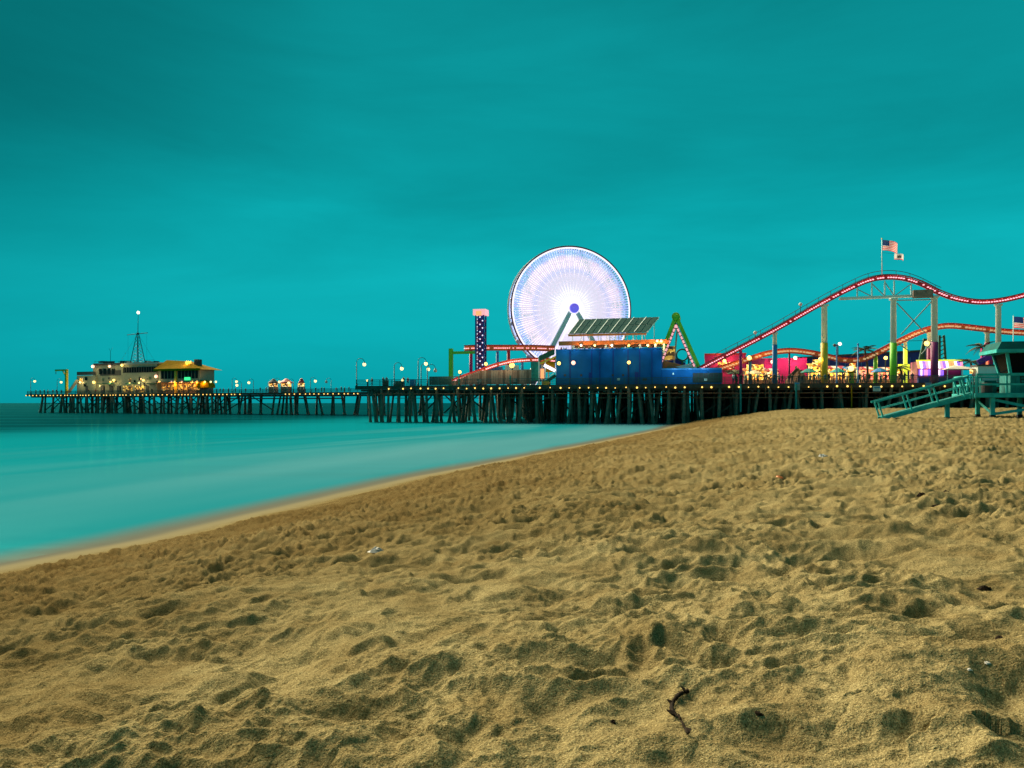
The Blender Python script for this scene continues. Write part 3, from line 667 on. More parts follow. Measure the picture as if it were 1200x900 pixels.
for px_, py_, m_, r_ in ((109, 429.5, 'pinkl', .55), (128.5, 429.3, 'pinkl', .45), (143, 428, 'flood', .42), (183, 441, 'pinkl', .55), (133.5, 445.5, 'flood', .42), (168, 445.5, 'flood', .36), (110, 448, 'flood', .5), (94, 448, 'globe', .34), (129.5, 447.5, 'flood', .28), (152, 449, 'flood', .24), (163, 448.5, 'globe', .24), (117, 452, 'globe', .22)):
    p = LP(ho, px_, py_, -.9); MB().sphere(p, r_, 10, 8).build('floodlight', M[m_], ho, True)
    point(ho, (p.x, p.y-.9, p.z-.4), 90, (1, .75, .3), .4)
ma_ = thing('signal_mast', 'tall tapering lattice signal mast with crosstree on the harbour office roof', 'mast', Vector(ho.location) + Vector((0,0,0)), FRZ)
zb = fz_(ma_, 160, 425, 4); zt = fz_(ma_, 162, 368, 4); x0 = fx_(ma_, 161.5, 400, 4)
t = MB()
for sx, sy in ((-1,-1),(1,-1),(1,1),(-1,1)): t.tube((x0+sx*1.7, 4+sy*1.7, zb), (x0+sx*.18, 4+sy*.18, zb+(zt-zb)*.62), .13, .09, 5)
for k in range(9):
    f_ = k/9.; w_ = 1.7-1.52*f_; z_ = zb+(zt-zb)*.62*f_; z2 = zb+(zt-zb)*.62*(k+1)/9.; w2 = 1.7-1.52*(k+1)/9.
    for sy in (-1, 1): t.tube((x0-w_, 4+sy*w_, z_), (x0+w2, 4+sy*w2, z2), .06, n=4); t.tube((x0+w_, 4+sy*w_, z_), (x0-w2, 4+sy*w2, z2), .06, n=4)
t.build('lattice', M['lamp'], ma_)
MB().tube((x0, 4, zb+(zt-zb)*.55), (x0+.2, 4, zt), .14, .06, 6).build('topmast', M['lamp'], ma_)
zc_ = fz_(ma_, 160, 391, 4); MB().tube((fx_(ma_, 149, 391, 4), 4, zc_-.3), (fx_(ma_, 173, 391, 4), 4, zc_+.1), .12, n=6).build('crosstree', M['lamp'], ma_)
for px_ in (150, 172, 140, 182): MB().tube((fx_(ma_, px_, 391, 4), 4, zb), (x0 if px_ in (140, 182) else fx_(ma_, px_, 391, 4), 4, zc_), .03, n=4).build('stay', M['lamp'], ma_)
MB().sphere((x0+.2, 4, zt+.5), .55, 10, 8).build('masthead_light', M['globew'], ma_, True)
MB().box(x0-3.2, x0+3.2, 1.5, 6.5, fz_(ma_, 160, 426), zb).build('base', M['grey'], ma_)
an = thing('antenna', 'thin forked antenna on the roof left of the signal mast', 'antenna', Vector(ho.location), FRZ)
x1 = fx_(an, 129.5, 410, 3); z0_, z1_ = fz_(an, 129, 426, 3), fz_(an, 129, 411, 3)
MB().tube((x1, 3, z0_), (x1, 3, z1_), .07, n=5).build('pole', M['lamp'], an)
for d_ in (-1, 1): MB().tube((x1, 3, z1_-.2), (x1+d_*.9, 3, z1_+1), .05, n=4).build('prong', M['lamp'], an)
# restaurant
rs = thing('restaurant', 'two storey restaurant with ochre hipped roof and glowing lower terrace', 'restaurant', far_pt(185, 2), FRZ)
X = lambda px, py=440, y=0: LP(rs, px, py, y).x
Zr = lambda px, py, y=0: LP(rs, px, py, y).z
zu = Zr(215, 447); z1 = Zr(215, 432); z2 = Zr(215, 422, 5)
MB().box(X(187), X(233), .8, 6.5, 0, zu-.1).build('wall', M['brown'], rs)
MB().box(X(186), X(234), 0, 6.5, zu, z1).build('wall', M['cream'], rs)
xa, xb_ = X(184.5), X(239)
MB().hexa([(xa,-1.6,z1),(xb_,-1.6,z1-.4),(xb_,8.2,z1-.4),(xa,8.2,z1),(xa+1.5,2.6,z2),(X(220,425,2.6),2.6,z2-.6),(X(220,425,2.6),4.2,z2-.6),(xa+1.5,4.2,z2)]).build('roof', M['roofy'], rs)
MB().box(xa-.1, xb_+.1, -1.75, -1.62, z1-.75, z1-.02).build('eave_board', M['roofy'], rs)
MB().box(X(205.5), X(208), -.5, -.1, 0, z1-.1).build('column', M['yellow'], rs)
for k, px_ in enumerate((189, 193, 197, 201, 209, 213, 217, 221, 225, 229)): MB().box(X(px_), X(px_+3.1), -.08, -.01, zu+1.0, z1-.35).build('window', M['win'], rs)
MB().box(X(186), X(236), -3.0, .6, zu-.35, zu-.12).build('balcony', M['brown'], rs)
MB().box(X(188), X(232), .60, .79, .9, zu-.9).build('lit_frontage', M['curtain'], rs)
for k in range(9): MB().box(X(188+k*5), X(188.8+k*5), .45, .59, 0, zu-.4).build('terrace_post', M['brown'], rs)
MB().box(X(217), X(223.5), -.35, -.15, Zr(220, 445.5), Zr(220, 442)).build('green_sign', M['greensign'], rs)
MB().box(X(214), X(221), 1.0, 1.3, z1+1.2, z1+2.6).build('roof_sign', M['warm2'], rs)
MB().box(X(222), X(226), 2, 4, z1+.5, z1+3.2).build('roof_vent', M['dgrey'], rs)
for px_, m_ in ((187, 'flood'), (201, 'pinkl'), (204.5, 'flood'), (213, 'pinkl'), (225.5, 'flood'), (231, 'flood'), (240, 'flood'), (247, 'globe'), (253, 'globe')):
    p = LP(rs, px_, 447.5, -1.2); MB().sphere(p, .32, 10, 8).build('terrace_lamp', M[m_], rs, True)
    if m_ != 'globe': point(rs, (p.x, -1.9, p.z-.3), 160, (1, .45, .08), .3)
point(rs, (X(217), 0.2, z1+2.4), 120, (1, .65, .1), .2)
MB().lathe([(3.2, 0), (3.0, 1.3), (2.2, 2.2), (.2, 2.6)], (X(238), 1.0, zu-2.2), 14).build('awning', M['roofy'], rs)
# hoist crane
hc = thing('hoist_crane', 'yellow hoist crane with short boom at the seaward end of pier', 'crane', far_pt(78, 1.5), FRZ)
zt = LP(hc, 78, 434).z
MB().beam((0,0,0), (0,0,zt), .8, .8).build('column', M['yellow'], hc)
MB().beam((.6,0,zt+.1), (LP(hc, 65, 434).x, 0, zt+.1), .5, .6).build('boom', M['yellow'], hc)
MB().beam((0,0,zt-2.5), (-2.2,0,zt), .3, .3).build('brace', M['yellow'], hc)
MB().tube((LP(hc, 65.5, 434).x, 0, zt), (LP(hc, 65.5, 434).x, 0, zt-1.3), .12, n=5).build('hook', M['dgrey'], hc)
# kiosks
for px_, w_, txt in ((318, 9, 'small lit snack kiosk with dark conical roof on the long pier'), (333, 11, 'wider lit snack kiosk with red striped awning on the long pier'), (351, 5, 'tiny pink roofed kiosk nearest the amusement pier')):
    k_ = thing('snack_kiosk', txt, 'kiosk', far_pt(px_, 7), FRZ, 'snack kiosks on the long pier'); w = w_*.135
    MB().box(-w, w, 0, 2, 0, 2.0).build('counter', M['brown'], k_); MB().box(-w*.9, w*.9, .02, 1.8, 2.0, 3.1).build('lit_opening', M['warm'], k_)
    MB().lathe([(w*1.45, 3.1), (w*1.3, 3.5), (.3, 4.6), (.05, 4.7)], (0, 1, 0), 10).build('roof', M['dgrey'] if px_ == 318 else M['red'], k_)
    for d_ in (-1, 1): MB().tube((d_*w, -.3, 0), (d_*w, -.3, 3.2), .06, n=5).build('post', M['white'], k_)
# ------------------------------------------------------------------ Ferris wheel (at rest)
def led_material():
    m = bpy.data.materials.new('wheel_led'); m.use_nodes = True; t = m.node_tree; b = t.nodes['Principled BSDF']; n = t.nodes.new; l = t.links.new
    co = n('ShaderNodeTexCoord'); ln = n('ShaderNodeVectorMath'); ln.operation = 'LENGTH'; l(co.outputs['Object'], ln.inputs[0])
    d = n('ShaderNodeMath'); d.operation = 'DIVIDE'; l(ln.outputs['Value'], d.inputs[0]); d.inputs[1].default_value = 13.4
    r = n('ShaderNodeValToRGB'); st = [(.0, (1.2,1.15,1.15)), (.16, (1.1,1.0,1.05)), (.40, (.92,.78,1)), (.55, (.90,.74,.98)), (.62, (.72,.64,1)), (.70, (.96,.74,.94)), (.83, (.94,.72,.92)), (.88, (.36,.52,1)), (.97, (.28,.44,1))]
    while len(r.color_ramp.elements) < len(st): r.color_ramp.elements.new(.5)
    for e, (p, c) in zip(r.color_ramp.elements, st): e.position = p; e.color = (*c, 1)
    l(d.outputs[0], r.inputs[0]); l(r.outputs[0], b.inputs['Emission Color']); b.inputs['Emission Strength'].default_value = .37
    b.inputs['Base Color'].default_value = (.7,.7,.75,1)
    return m
M['led'] = led_material(); M['rimled'] = emit('rim_led', (1,.84,.95), .55); M['hubblue'] = emit('hub_blue', (.14,.12,.75), .4); M['hubglow'] = emit('hub_white', (1,.92,.95), .42)
M['maroon'] = mat('maroon_steel', (.12,.05,.06), .5)
Yw = 165.; Xw = (668-CX)/FPX*Yw
fw = thing('ferris_wheel', 'large Ferris wheel blazing with white and lavender lights above the pier', 'ferris wheel', (Xw, Yw, DECK), R(13.5))
HZ = CAMZ + (HY-363)/FPX*Yw - DECK; RW = 13.35; HW = 1.35
for sgn in (-1, 1):
    MB().ring(RW, .17, 120, 6, sgn*HW, (0, HZ)).build('rim', M['maroon'] if sgn < 0 else M['grey'], fw, True)
    MB().ring(RW-.32, .15, 120, 6, sgn*HW - .1, (0, HZ)).build('rim_light', M['rimled'] if sgn < 0 else M['led'], fw, True)
    for rr in (4.2, 7.6, 10.9): 
        o = MB().ring(rr, .09, 80, 5, 0, (0, 0)).build('brace_ring', M['led'], fw, True, loc=(0, sgn*HW, HZ))
sp = MB()
NS = 48; dth = 2*math.pi/NS
sp.beam((0,0,1.0), (0,0,13.0), .37, .10, up=(0,1,0))
for d_ in (-1, 1):
    sp.beam((d_*.16,0,4.0), (13.0*math.sin(d_*dth/3), 0, 13.0*math.cos(dth/3)), .30, .08, up=(0,1,0))
    for rr in (8.6, 10.4, 12.1):
        sp.beam((0,.0,rr-.5), (rr*math.sin(d_*dth/2), 0, rr*math.cos(dth/2)), .13, .06, up=(0,1,0))
spm = sp.mesh('spoke', M['led'])
for sgn in (-1, 1):
    for k in range(NS): place('spoke', spm, fw, (0, sgn*HW, HZ), (0, dth*(k + (.5 if sgn > 0 else 0)), 0))
MB().lathe([(1.5, -.5), (1.7, 0), (1.7, .4), (1.1, 1.3), (1.1, 2.0)], n=20).mesh('hub_drum', M['hubglow'])
hb = MB()
def disc(mb, y0, y1, r0, r1, n=24):
    vs = [(r0*math.cos(2*math.pi*i/n), y0, r0*math.sin(2*math.pi*i/n)) for i in range(n)] + [(r1*math.cos(2*math.pi*i/n), y1, r1*math.sin(2*math.pi*i/n)) for i in range(n)]
    return mb.add(vs, [(i, (i+1) % n, n+(i+1) % n, n+i) for i in range(n)] + [tuple(range(n)), tuple(range(2*n-1, n-1, -1))])
disc(disc(MB(), -HW-1.5, HW+1.2, 1.25, 1.25), -HW-.3, HW+.3, 2.3, 2.3).build('hub', M['hubglow'], fw, True, loc=(0,0,HZ))
disc(MB(), -HW-1.9, -HW-1.52, .95, 1.02).build('hub_cap', M['hubblue'], fw, True, loc=(0,0,HZ))
for sy in (-1, 1):
    yl = sy*(HW+.95)
    for sx in (-1, 1): MB().beam((sx*.3, yl, HZ), (sx*9.6, yl + sy*1.4, 0), .9, .75, up=(0,1,0)).build('support_leg', M['white'], fw)
for sx in (-1, 1): MB().beam((sx*.3+.62, -HW-1.0, HZ-1.6), (sx*9.6+.62, -HW-2.4, 0), .16, .22, up=(0,1,0)).build('leg_glow_strip', M['rimled'], fw)  # glowing strips added along the front legs to lighten them
gm = [mat('gondola_blue', (.35,.45,.75), .5), mat('gondola_lilac', (.62,.55,.72), .5)]
gmeshes = []
for g_ in gm:
    t = MB(); t.lathe([(.35, -1.75), (.75, -1.55), (.82, -1.05), (.80, -.95)], n=12); c1_ = t.mesh('car', g_, True)
    t = MB(); t.lathe([(.95, -.25), (.7, 0), (.1, .2)], n=12); c2_ = t.mesh('canopy', g_, True); gmeshes.append((c1_, c2_))
gp = MB(); 
for a_ in (0, 1, 2, 3): gp.tube((.7*math.cos(a_*1.571), .7*math.sin(a_*1.571), -1.1), (.7*math.cos(a_*1.571), .7*math.sin(a_*1.571), -.2), .04, n=4)
gp = gp.mesh('post', M['white'])
for k in range(20):
    t_ = 2*math.pi*(k+.5)/20; c = place('gondola', gmeshes[k % 2][0], fw, (12.6*math.cos(t_), 0, HZ + 12.6*math.sin(t_)))
    place('canopy', gmeshes[k % 2][1], c, (0,0,0)); place('post', gp, c, (0,0,0))

# ------------------------------------------------------------------ blue building with solar canopy
bb = thing('blue_building', 'long windowless bright blue building with rooftop terrace on the pier', 'building', pier_pt(652, 1.6), PR)
XB = lambda px, py=430, y=0: LP(bb, px, py, y).x
ZB = lambda px, py, y=0: LP(bb, px, py, y).z
zt = ZB(712, 408.5); xr = XB(775); xl = 0.
MB().box(xl, xr, 0, 17, 0, zt-.05).build('wall', M['blue'], bb)
nps = [0, .135, .345, .55, .69, .80, 1.0]
for a_, c_ in zip(nps, nps[1:]): MB().box(xl+(xr-xl)*a_+.03, xl+(xr-xl)*c_-.03, -.10, -.01, .05, zt-.3).build('wall_panel', M['blue'], bb)
MB().box(xl-.1, xr+.1, -.2, .0, zt-.28, zt).build('parapet_cap', M['blue'], bb)
zl = ZB(810, 431.5); x2 = XB(846)
MB().box(xr+.02, x2, .02, 12, 0, zl).build('low_wall', M['blue'], bb)
MB().box(xr+.02, x2, -.06, .0, zl-.25, zl+.03).build('low_wall_cap', M['blue2'], bb)
MB().box(XB(812), x2+.1, -.10, -.02, ZB(830, 448), ZB(830, 437)).build('dark_opening', M['dgrey'], bb)
for px_ in (818, 824, 830, 836, 842): MB().box(XB(px_), XB(px_)+.12, -.18, -.11, ZB(830, 448), ZB(830, 437)).build('opening_bar', M['rail'], bb)
for f_ in nps[1:-1]: MB().box(xl+(xr-xl)*f_-.09, xl+(xr-xl)*f_+.09, -.13, -.102, .05, zt-.3).build('panel_joint', M['navy'], bb)
for px_ in (668, 703, 764): MB().tube((XB(px_), -.2, .1), (XB(px_), -.2, zt-.4), .07, n=6).build('downpipe', M['navy'], bb)
for px_, w_ in ((690, 3.6), (744, 4.2)): MB().box(XB(px_), XB(px_+w_), -.16, -.105, .05, 2.2).build('door', M['navy'], bb)
for px_ in (661, 680, 717, 729): MB().box(XB(px_), XB(px_+2.4), -.15, -.105, ZB(px_, 441), ZB(px_, 438.5)).build('vent', M['dgrey'], bb)
for px_, py_, w_ in ((725, 444.5, 3), (827, 445, 3.4), (789, 438, 1.5)): MB().box(XB(px_-w_/2), XB(px_+w_/2), -.17, -.11, ZB(px_, py_+1.3), ZB(px_, py_-1.3)).build('notice_board', M['white'], bb)
MB().box(XB(753), XB(758), -.17, -.11, ZB(755, 446), ZB(755, 443.5)).build('vent_grille', M['dgrey'], bb)
for px_ in (662, 675, 694, 713, 733, 752, 768):
    a_ = XB(px_); MB().tube((a_, -.1, zt-.15), (a_, -.7, zt+.05), .05, n=5).build('lamp_arm', M['dgrey'], bb)
    MB().box(a_-.22, a_+.22, -.85, -.55, zt-.02, zt+.16).build('wall_washer', M['dgrey'], bb)
    point(bb, (a_, -1.0, zt-.05), 10, (.55,.85,1), .12)
for px_ in (790, 808, 826): point(bb, (XB(px_), -1.6, zl-.3), 40, (.6,.9,1), .2)  # fill lights added in front to brighten the low wall; no fixtures built
for px_, py_, m_, r_ in ((672, 425.2, 'pinkl', .38), (655, 425.8, 'flood', .32), (737, 424.8, 'flood', .30)):
    p = LP(bb, px_, py_, -1.2); MB().sphere(p, r_, 12, 8).build('wall_lamp', M[m_], bb, True)
    if px_ == 737: MB().tube((p.x, p.y, 0), (p.x, p.y, p.z-.3), .07, n=6).build('lamp_pole', M['lamp'], bb)
    point(bb, (p.x, p.y-.9, p.z), 40, (1,.6,.2), .3)
sc_ = thing('solar_canopy', 'sloping dark solar panel roof on orange beam above the blue building', 'canopy', Vector(bb.location), PR)
xo0, xo1 = XB(655, 402, 1.5), XB(784, 402, 1.5); zo = ZB(720, 401.5, 1.5)
MB().box(xo0, xo1, 1.2, 1.9, zo-.35, zo+.40).build('beam', M['orange'], sc_)
MB().box(xo0+1, xo1-1.5, 9.3, 9.9, zo-.35, zo+.40).build('beam', M['orange'], sc_)
for px_ in (672, 710, 750, 768, 778): MB().box(XB(px_, 402, 1.5)-.18, XB(px_, 402, 1.5)+.18, 1.3, 1.7, zt-.9, zo-.37).build('post', M['white'], sc_)
f0, f1 = LP(sc_, 666, 391, 1.0), LP(sc_, 757.5, 389, 1.0)
k0, k1 = LP(sc_, 679, 374, 8.0), LP(sc_, 772, 371.2, 8.0)
NP = 13
def lerp(a, b_, t): return a + (b_-a)*t
for i in range(NP):
    for j in range(2):
        ua, ub, va, vb = (i+.06)/NP, (i+.94)/NP, j/2+.012, (j+1)/2-.012
        P_ = lambda u, v: lerp(lerp(f0, f1, u), lerp(k0, k1, u), v)
        q4 = [P_(ua,va), P_(ub,va), P_(ub,vb), P_(ua,vb)]; dn = Vector((0, .03, -.09))
        MB().hexa([p+dn for p in q4] + q4).build('solar_panel', M['solar'], sc_)
t = MB(); dn = Vector((0, .05, -.16))
for i in range(NP+1): t.beam(lerp(f0, f1, i/NP)+dn, lerp(k0, k1, i/NP)+dn, .10 if i % 2 else .2, .16)
t.beam(f0+dn*1.6, f1+dn*1.6, .15, .3); t.beam(k0+dn*1.6, k1+dn*1.6, .15, .3); t.build('frame', M['alu'], sc_)
for i in range(1, NP, 2):
    MB().beam(lerp(f0, f1, (i+.0)/NP)+Vector((0,-.02,.05)), lerp(k0, k1, (i+.0)/NP)+Vector((0,-.02,.05)), .14, .06).build('batten', M['white'], sc_)
MB().beam(f0+Vector((0,-.12,-.35)), f1+Vector((0,-.12,-.35)), .12, .34).build('eave_beam', M['orange'], sc_)
for i in range(9):
    a_ = lerp(f0, f1, (i+.5)/9); MB().tube((a_.x, a_.y+.1, zo+.4), (a_.x, a_.y+.1, a_.z-.3), .07, n=5).build('strut', M['white'], sc_)
    c_ = lerp(k0, k1, (i+.5)/9); MB().tube((c_.x, c_.y-.1, zo+.4), (c_.x, c_.y-.1, c_.z-.3), .07, n=5).build('strut', M['white'], sc_)
for px_, m_ in ((681, 'whitel'), (697, 'globe'), (717, 'whitel'), (737, 'flood'), (759, 'globe'), (770, 'pinkl'), (775, 'pinkl')):
    p = LP(sc_, px_, 399.5 if px_ > 765 else 404.6, .75); MB().sphere(p, .22, 10, 8).build('lamp', M[m_], sc_, True)
    point(sc_, (p.x, p.y-.5, p.z-.3), 60, (1,.55,.2), .2)

# ------------------------------------------------------------------ stair tower left of the blue building
st = thing('stair_tower', 'small yellow and white steel stair tower beside the blue building', 'stairs', pier_pt(622, 2.5), PR)
XS_ = lambda px, py=430, y=0: LP(st, px, py, y).x
ZS_ = lambda px, py, y=0: LP(st, px, py, y).z
for px_ in (631.5, 639, 652):
    for y_ in (0, 3): MB().box(XS_(px_)-.10, XS_(px_)+.10, y_-.1, y_+.1, 0, ZS_(px_, 418 if px_ < 650 else 409)).build('post', M['white'], st)
MB().hexa([(XS_(633),-.3,ZS_(633,427)),(XS_(652),-.3,ZS_(652,419)),(XS_(652),3.2,ZS_(652,419)),(XS_(633),3.2,ZS_(633,427)),(XS_(633),-.3,ZS_(633,425)),(XS_(652),-.3,ZS_(652,417)),(XS_(652),3.2,ZS_(652,417)),(XS_(633),3.2,ZS_(633,425))]).build('landing_beam', M['yellow'], st)
MB().hexa([(XS_(632),-.2,ZS_(632,424)),(XS_(650),-.2,ZS_(650,415.5)),(XS_(650),-.1,ZS_(650,415.5)),(XS_(632),-.1,ZS_(632,424)),(XS_(632),-.2,ZS_(632,417)),(XS_(650),-.2,ZS_(650,409)),(XS_(650),-.1,ZS_(650,409)),(XS_(632),-.1,ZS_(632,417))]).build('balustrade', M['dgreen'], st)
MB().box(XS_(639), XS_(650), .2, .5, ZS_(645, 436), ZS_(645, 424)).build('wall', M['roofy'], st)
MB().beam((XS_(638),-.25,ZS_(638,428)), (XS_(651),-.25,ZS_(651,434.5)), .25, .55).build('stair_flight', M['neonw'], st)
MB().beam((XS_(638),-.1,ZS_(638,449)), (XS_(651),-.1,ZS_(651,440)), .8, .5).build('stair_flight', M['dgreen'], st)
MB().beam((XS_(638),-.6,ZS_(638,446)), (XS_(651),-.6,ZS_(651,436.5)), .1, .12).build('handrail', M['white'], st)
MB().box(XS_(636), XS_(644), -.7, 1, 0, .7).build('landing', M['yellow'], st)
MB().box(XS_(633), XS_(637), .3, .6, ZS_(635, 444), ZS_(635, 432)).build('banner', M['neono'], st)
for k in range(7): MB().beam((XS_(633+k*2.5), -.35, ZS_(633+k*2.5, 450)), (XS_(633+k*2.5), -.35, ZS_(633+k*2.5, 446.5)), .06, .06).build('baluster', M['white'], st)

# ------------------------------------------------------------------ slatted fence and boxes at the left
sf = thing('slatted_fence', 'long brown slatted screen fence below the small coaster section', 'fence', pier_pt(503, 1.4), PR)
XF = lambda px, py=440, y=0: LP(sf, px, py, y).x
ZF = lambda px, py, y=0: LP(sf, px, py, y).z
x_ = 0.; xm = XF(622); random.seed(2); sl = MB()
prof = [(503, 441.5), (529, 441), (531, 447), (545, 440.5), (562, 434), (622, 433.5)]
def ztop(xq):
    pxs = [XF(a_, b_) for a_, b_ in prof]; zs = [ZF(a_, b_) for a_, b_ in prof]; return float(np.interp(xq, pxs, zs))
M['brown2'] = mat('brown_slat_dark', (.18,.11,.085), .9, var=.3); M['brown3'] = mat('brown_slat_pale', (.36,.25,.20), .9, var=.3)
sm = [MB().box(0, .42, 0, .07, .05, 1.0).mesh('slat', M[c_]) for c_ in ('brown', 'rail', 'brown2', 'brown3')]
while x_ < xm:
    o = place('slat', sm[random.choice([0, 0, 2, 3]) if x_ > XF(529) else 1], sf, (x_, random.uniform(0, .02), 0)); o.scale = (1, 1, max(.3, ztop(x_+.2))); x_ += .45
for zz in (.5, 1.6): MB().box(0, xm, .1, .2, zz, zz+.12).build('fence_rail', M['timber'], sf)
for px_ in (538, 598): MB().box(XF(px_)-.12, XF(px_)+.12, -.15, -.02, 0, ZF(px_, 440)).build('fence_post', M['teal2'], sf)
for px_, py_, w_ in ((562, 446, 2.4), (603.5, 445.5, 2.0)): MB().box(XF(px_-w_), XF(px_+w_), -.10, -.03, ZF(px_, py_+2), ZF(px_, py_-2)).build('sign_plate', M['plast'], sf)
for px_, w_, h_, m_, txt in ((482.5, 5, 1.15, 'blue2', 'blue storage box by the railing between two lamp posts'), (467, 9, .85, 'dgreen', 'low dark green locker behind the railing'), (451, 5, 1.0, 'timber', 'dark wooden bench box near the lamp post at the corner')):
    bx = thing('storage_box', txt, 'box', pier_pt(px_, 2), PR); hw = w_*.08
    MB().box(-hw, hw, 0, .9, 0, h_).build('body', M[m_], bx); MB().box(-hw-.05, hw+.05, -.05, .95, h_+.003, h_+.1).build('lid', M[m_], bx)
for px_, py_ in ((430.5, 446), (471.5, 445.5)):
    bl = thing('bollard_light', 'low lit bollard lamp %s' % ('close to the seaward corner railing' if px_ < 440 else 'in front of the green locker'), 'lamp', pier_pt(px_, 1.0), PR)
    z_ = LP(bl, px_, py_).z; MB().lathe([(.1, 0), (.06, z_-.2)], n=6).build('stem', M['lamp'], bl); MB().sphere((0,0,z_), .24, 8, 6).build('globe', M['globe'], bl, True)

# ------------------------------------------------------------------ drop tower
dt = thing('drop_tower', 'slim blue lattice drop tower studded with white lights and pink top', 'drop tower', pier_pt(563.5, 10), PR)
zt = LP(dt, 563.5, 363).z
t = MB(); w_ = .78
for sx in (-1, 1):
    for sy in (-1, 1): t.box(sx*w_-.14, sx*w_+.14, sy*w_-.14, sy*w_+.14, 0, zt-1)
t.build('frame', M['navy'], dt)
t = MB(); zz = 0.
while zz < zt-2.6:
    for y_ in (-w_, w_): t.beam((-w_, y_, zz), (w_, y_, zz+1.2), .14, .2, up=(0,1,0)); t.beam((w_, y_, zz), (-w_, y_, zz+1.2), .14, .2, up=(0,1,0))
    for x_ in (-w_, w_): t.beam((x_, -w_, zz), (x_, w_, zz+1.2), .2, .14)
    zz += 1.2
t.build('lacing', M['purple'], dt)
MB().box(-.5, .5, -.5, .5, 0, zt-1.2).build('core', M['navy'], dt)
bl = MB(); zz = .6; k = 0
while zz < zt-1.4: bl.sphere(((.62 if k % 2 else .12), -w_-.2, zz), .15, 6, 4); bl.sphere((-.45, -w_-.2, zz+.3), .09, 6, 4); zz += .72; k += 1
bl.build('bulb', M['towerl'], dt, kind='stuff')
MB().box(-1.25, 1.25, -1.25, 1.25, zt-1.15, zt).build('head', M['panelpink'], dt); MB().box(-.62, .5, -1.4, -1.27, zt-1.3, zt-.4).build('head_panel', M['neono'], dt)
MB().box(-1.1, 1.1, -1.3, 1.3, 1.0, 3.0).build('seat_carriage', M['dgrey'], dt)

# ------------------------------------------------------------------ roller coaster
rc = thing('roller_coaster', 'steel roller coaster with red lit track on tall painted columns', 'roller coaster', pier_pt(868, 5), PR)
def spline(pts, n=8):
    P = [Vector(p) for p in pts]; P = [P[0]*2-P[1]] + P + [P[-1]*2-P[-2]]; o = []
    for i in range(1, len(P)-2):
        for k in range(n):
            t = k/n; a, b_, c, d = P[i-1], P[i], P[i+1], P[i+2]
            o.append(.5*((2*b_) + (c-a)*t + (2*a-5*b_+4*c-d)*t*t + (3*b_-a-3*c+d)*t**3))
    o.append(P[-2]); return o
def resample(pts, step):
    o = [pts[0]]; acc = 0.
    for a, b_ in zip(pts, pts[1:]):
        d = (b_-a).length; p = 0.
        while acc + (d-p) >= step: p += step-acc; o.append(a+(b_-a)*(p/d)); acc = 0.
        acc += d-p
    return o
def track(name, pix, yl, beam, rail, light, lsize, handrail=None, hh=.62, sp=.40):
    pts = spline([LP(rc, a_, b_, yl if not callable(yl) else yl(a_)) for a_, b_ in pix])
    tr = MB().pathbox(pts, .5, hh).build(name, M[beam], rc)
    for d_ in (-.62, .62):
        MB().pathbox(pts, .17, .17, off=(d_, hh*.5+.10)).build('rail', M[rail], tr)
    MB().pathbox(pts, .14, .14, off=(-.62, -hh*.5-.02)).build('rail', M[rail], tr)
    t = MB()
    for p in resample(pts, 1.1): t.beam(p+Vector((0,-.62,hh*.5)), p+Vector((0,.62,hh*.5)), .12, .12)
    t.build('tie', M[rail], tr, kind='stuff')
    t = MB()
    rl = random.Random(len(pix))
    for p in resample(pts, sp):
        if rl.random() < .13: continue
        t.box(p.x-lsize*rl.uniform(.5, 1.1), p.x+lsize, p.y-.42, p.y-.27, p.z-lsize*.55, p.z+lsize*.55)
    t.build('track_light', M[light], tr, kind='stuff')
    if handrail:
        i0, i1 = handrail; seg = [p+Vector((0,.9,1.35)) for p in pts if i0 <= p.x <= i1]
        MB().path(seg, .05, 5).build('handrail', M['rail'], tr); MB().path([p-Vector((0,0,.6)) for p in seg], .04, 4).build('handrail', M['rail'], tr)
        MB().pathbox([p-Vector((0,0,1.2)) for p in seg], .7, .10).build('walkway', M['dgrey'], tr)
        for p in resample(seg, 2.2): MB().tube(p, p-Vector((0,0,1.35)), .04, n=4).build('handrail_post', M['rail'], tr)
    return pts
up = [(818, 434), (830, 427.5), (868, 408), (908, 387), (966, 354), (1000, 336.5), (1020, 328.5), (1040, 325.5), (1060, 327), (1080, 333.5), (1100, 343.5), (1120, 350.5), (1145, 354.5), (1170, 353), (1200, 346.5), (1230, 337), (1262, 332), (1300, 345)]
ptsU = track('upper_track', up, 0., 'red', 'red', 'tracklight', .14, (LP(rc, 835, 425).x, LP(rc, 1105, 343).x))
lo = [(822, 440), (840, 433.5), (860, 427), (880, 420.5), (900, 414.5), (925, 411.5), (950, 414), (970, 418.5), (990, 422.5), (1010, 421.5), (1030, 413), (1050, 402.5), (1075, 390.5), (1095, 384.5), (1115, 382.5), (1150, 386), (1180, 389.5), (1215, 391), (1250, 389), (1300, 394)]
ptsL = track('lower_track', lo, 8., 'orange', 'red', 'tracklight2', .26, None, .75, .55)
left1 = [(526, 449), (545, 441.5), (560, 436.5), (580, 429), (600, 424), (615, 422.5), (634, 422), (660, 424)]
track('lower_track', left1, -1.0, 'orange', 'red', 'tracklight', .15, None, .5)
left2 = [(545, 408.5), (560, 408), (590, 408), (620, 408), (650, 409)]
ptsT = track('upper_track', left2, 12., 'orange', 'red', 'tracklight', .13, None, .95)
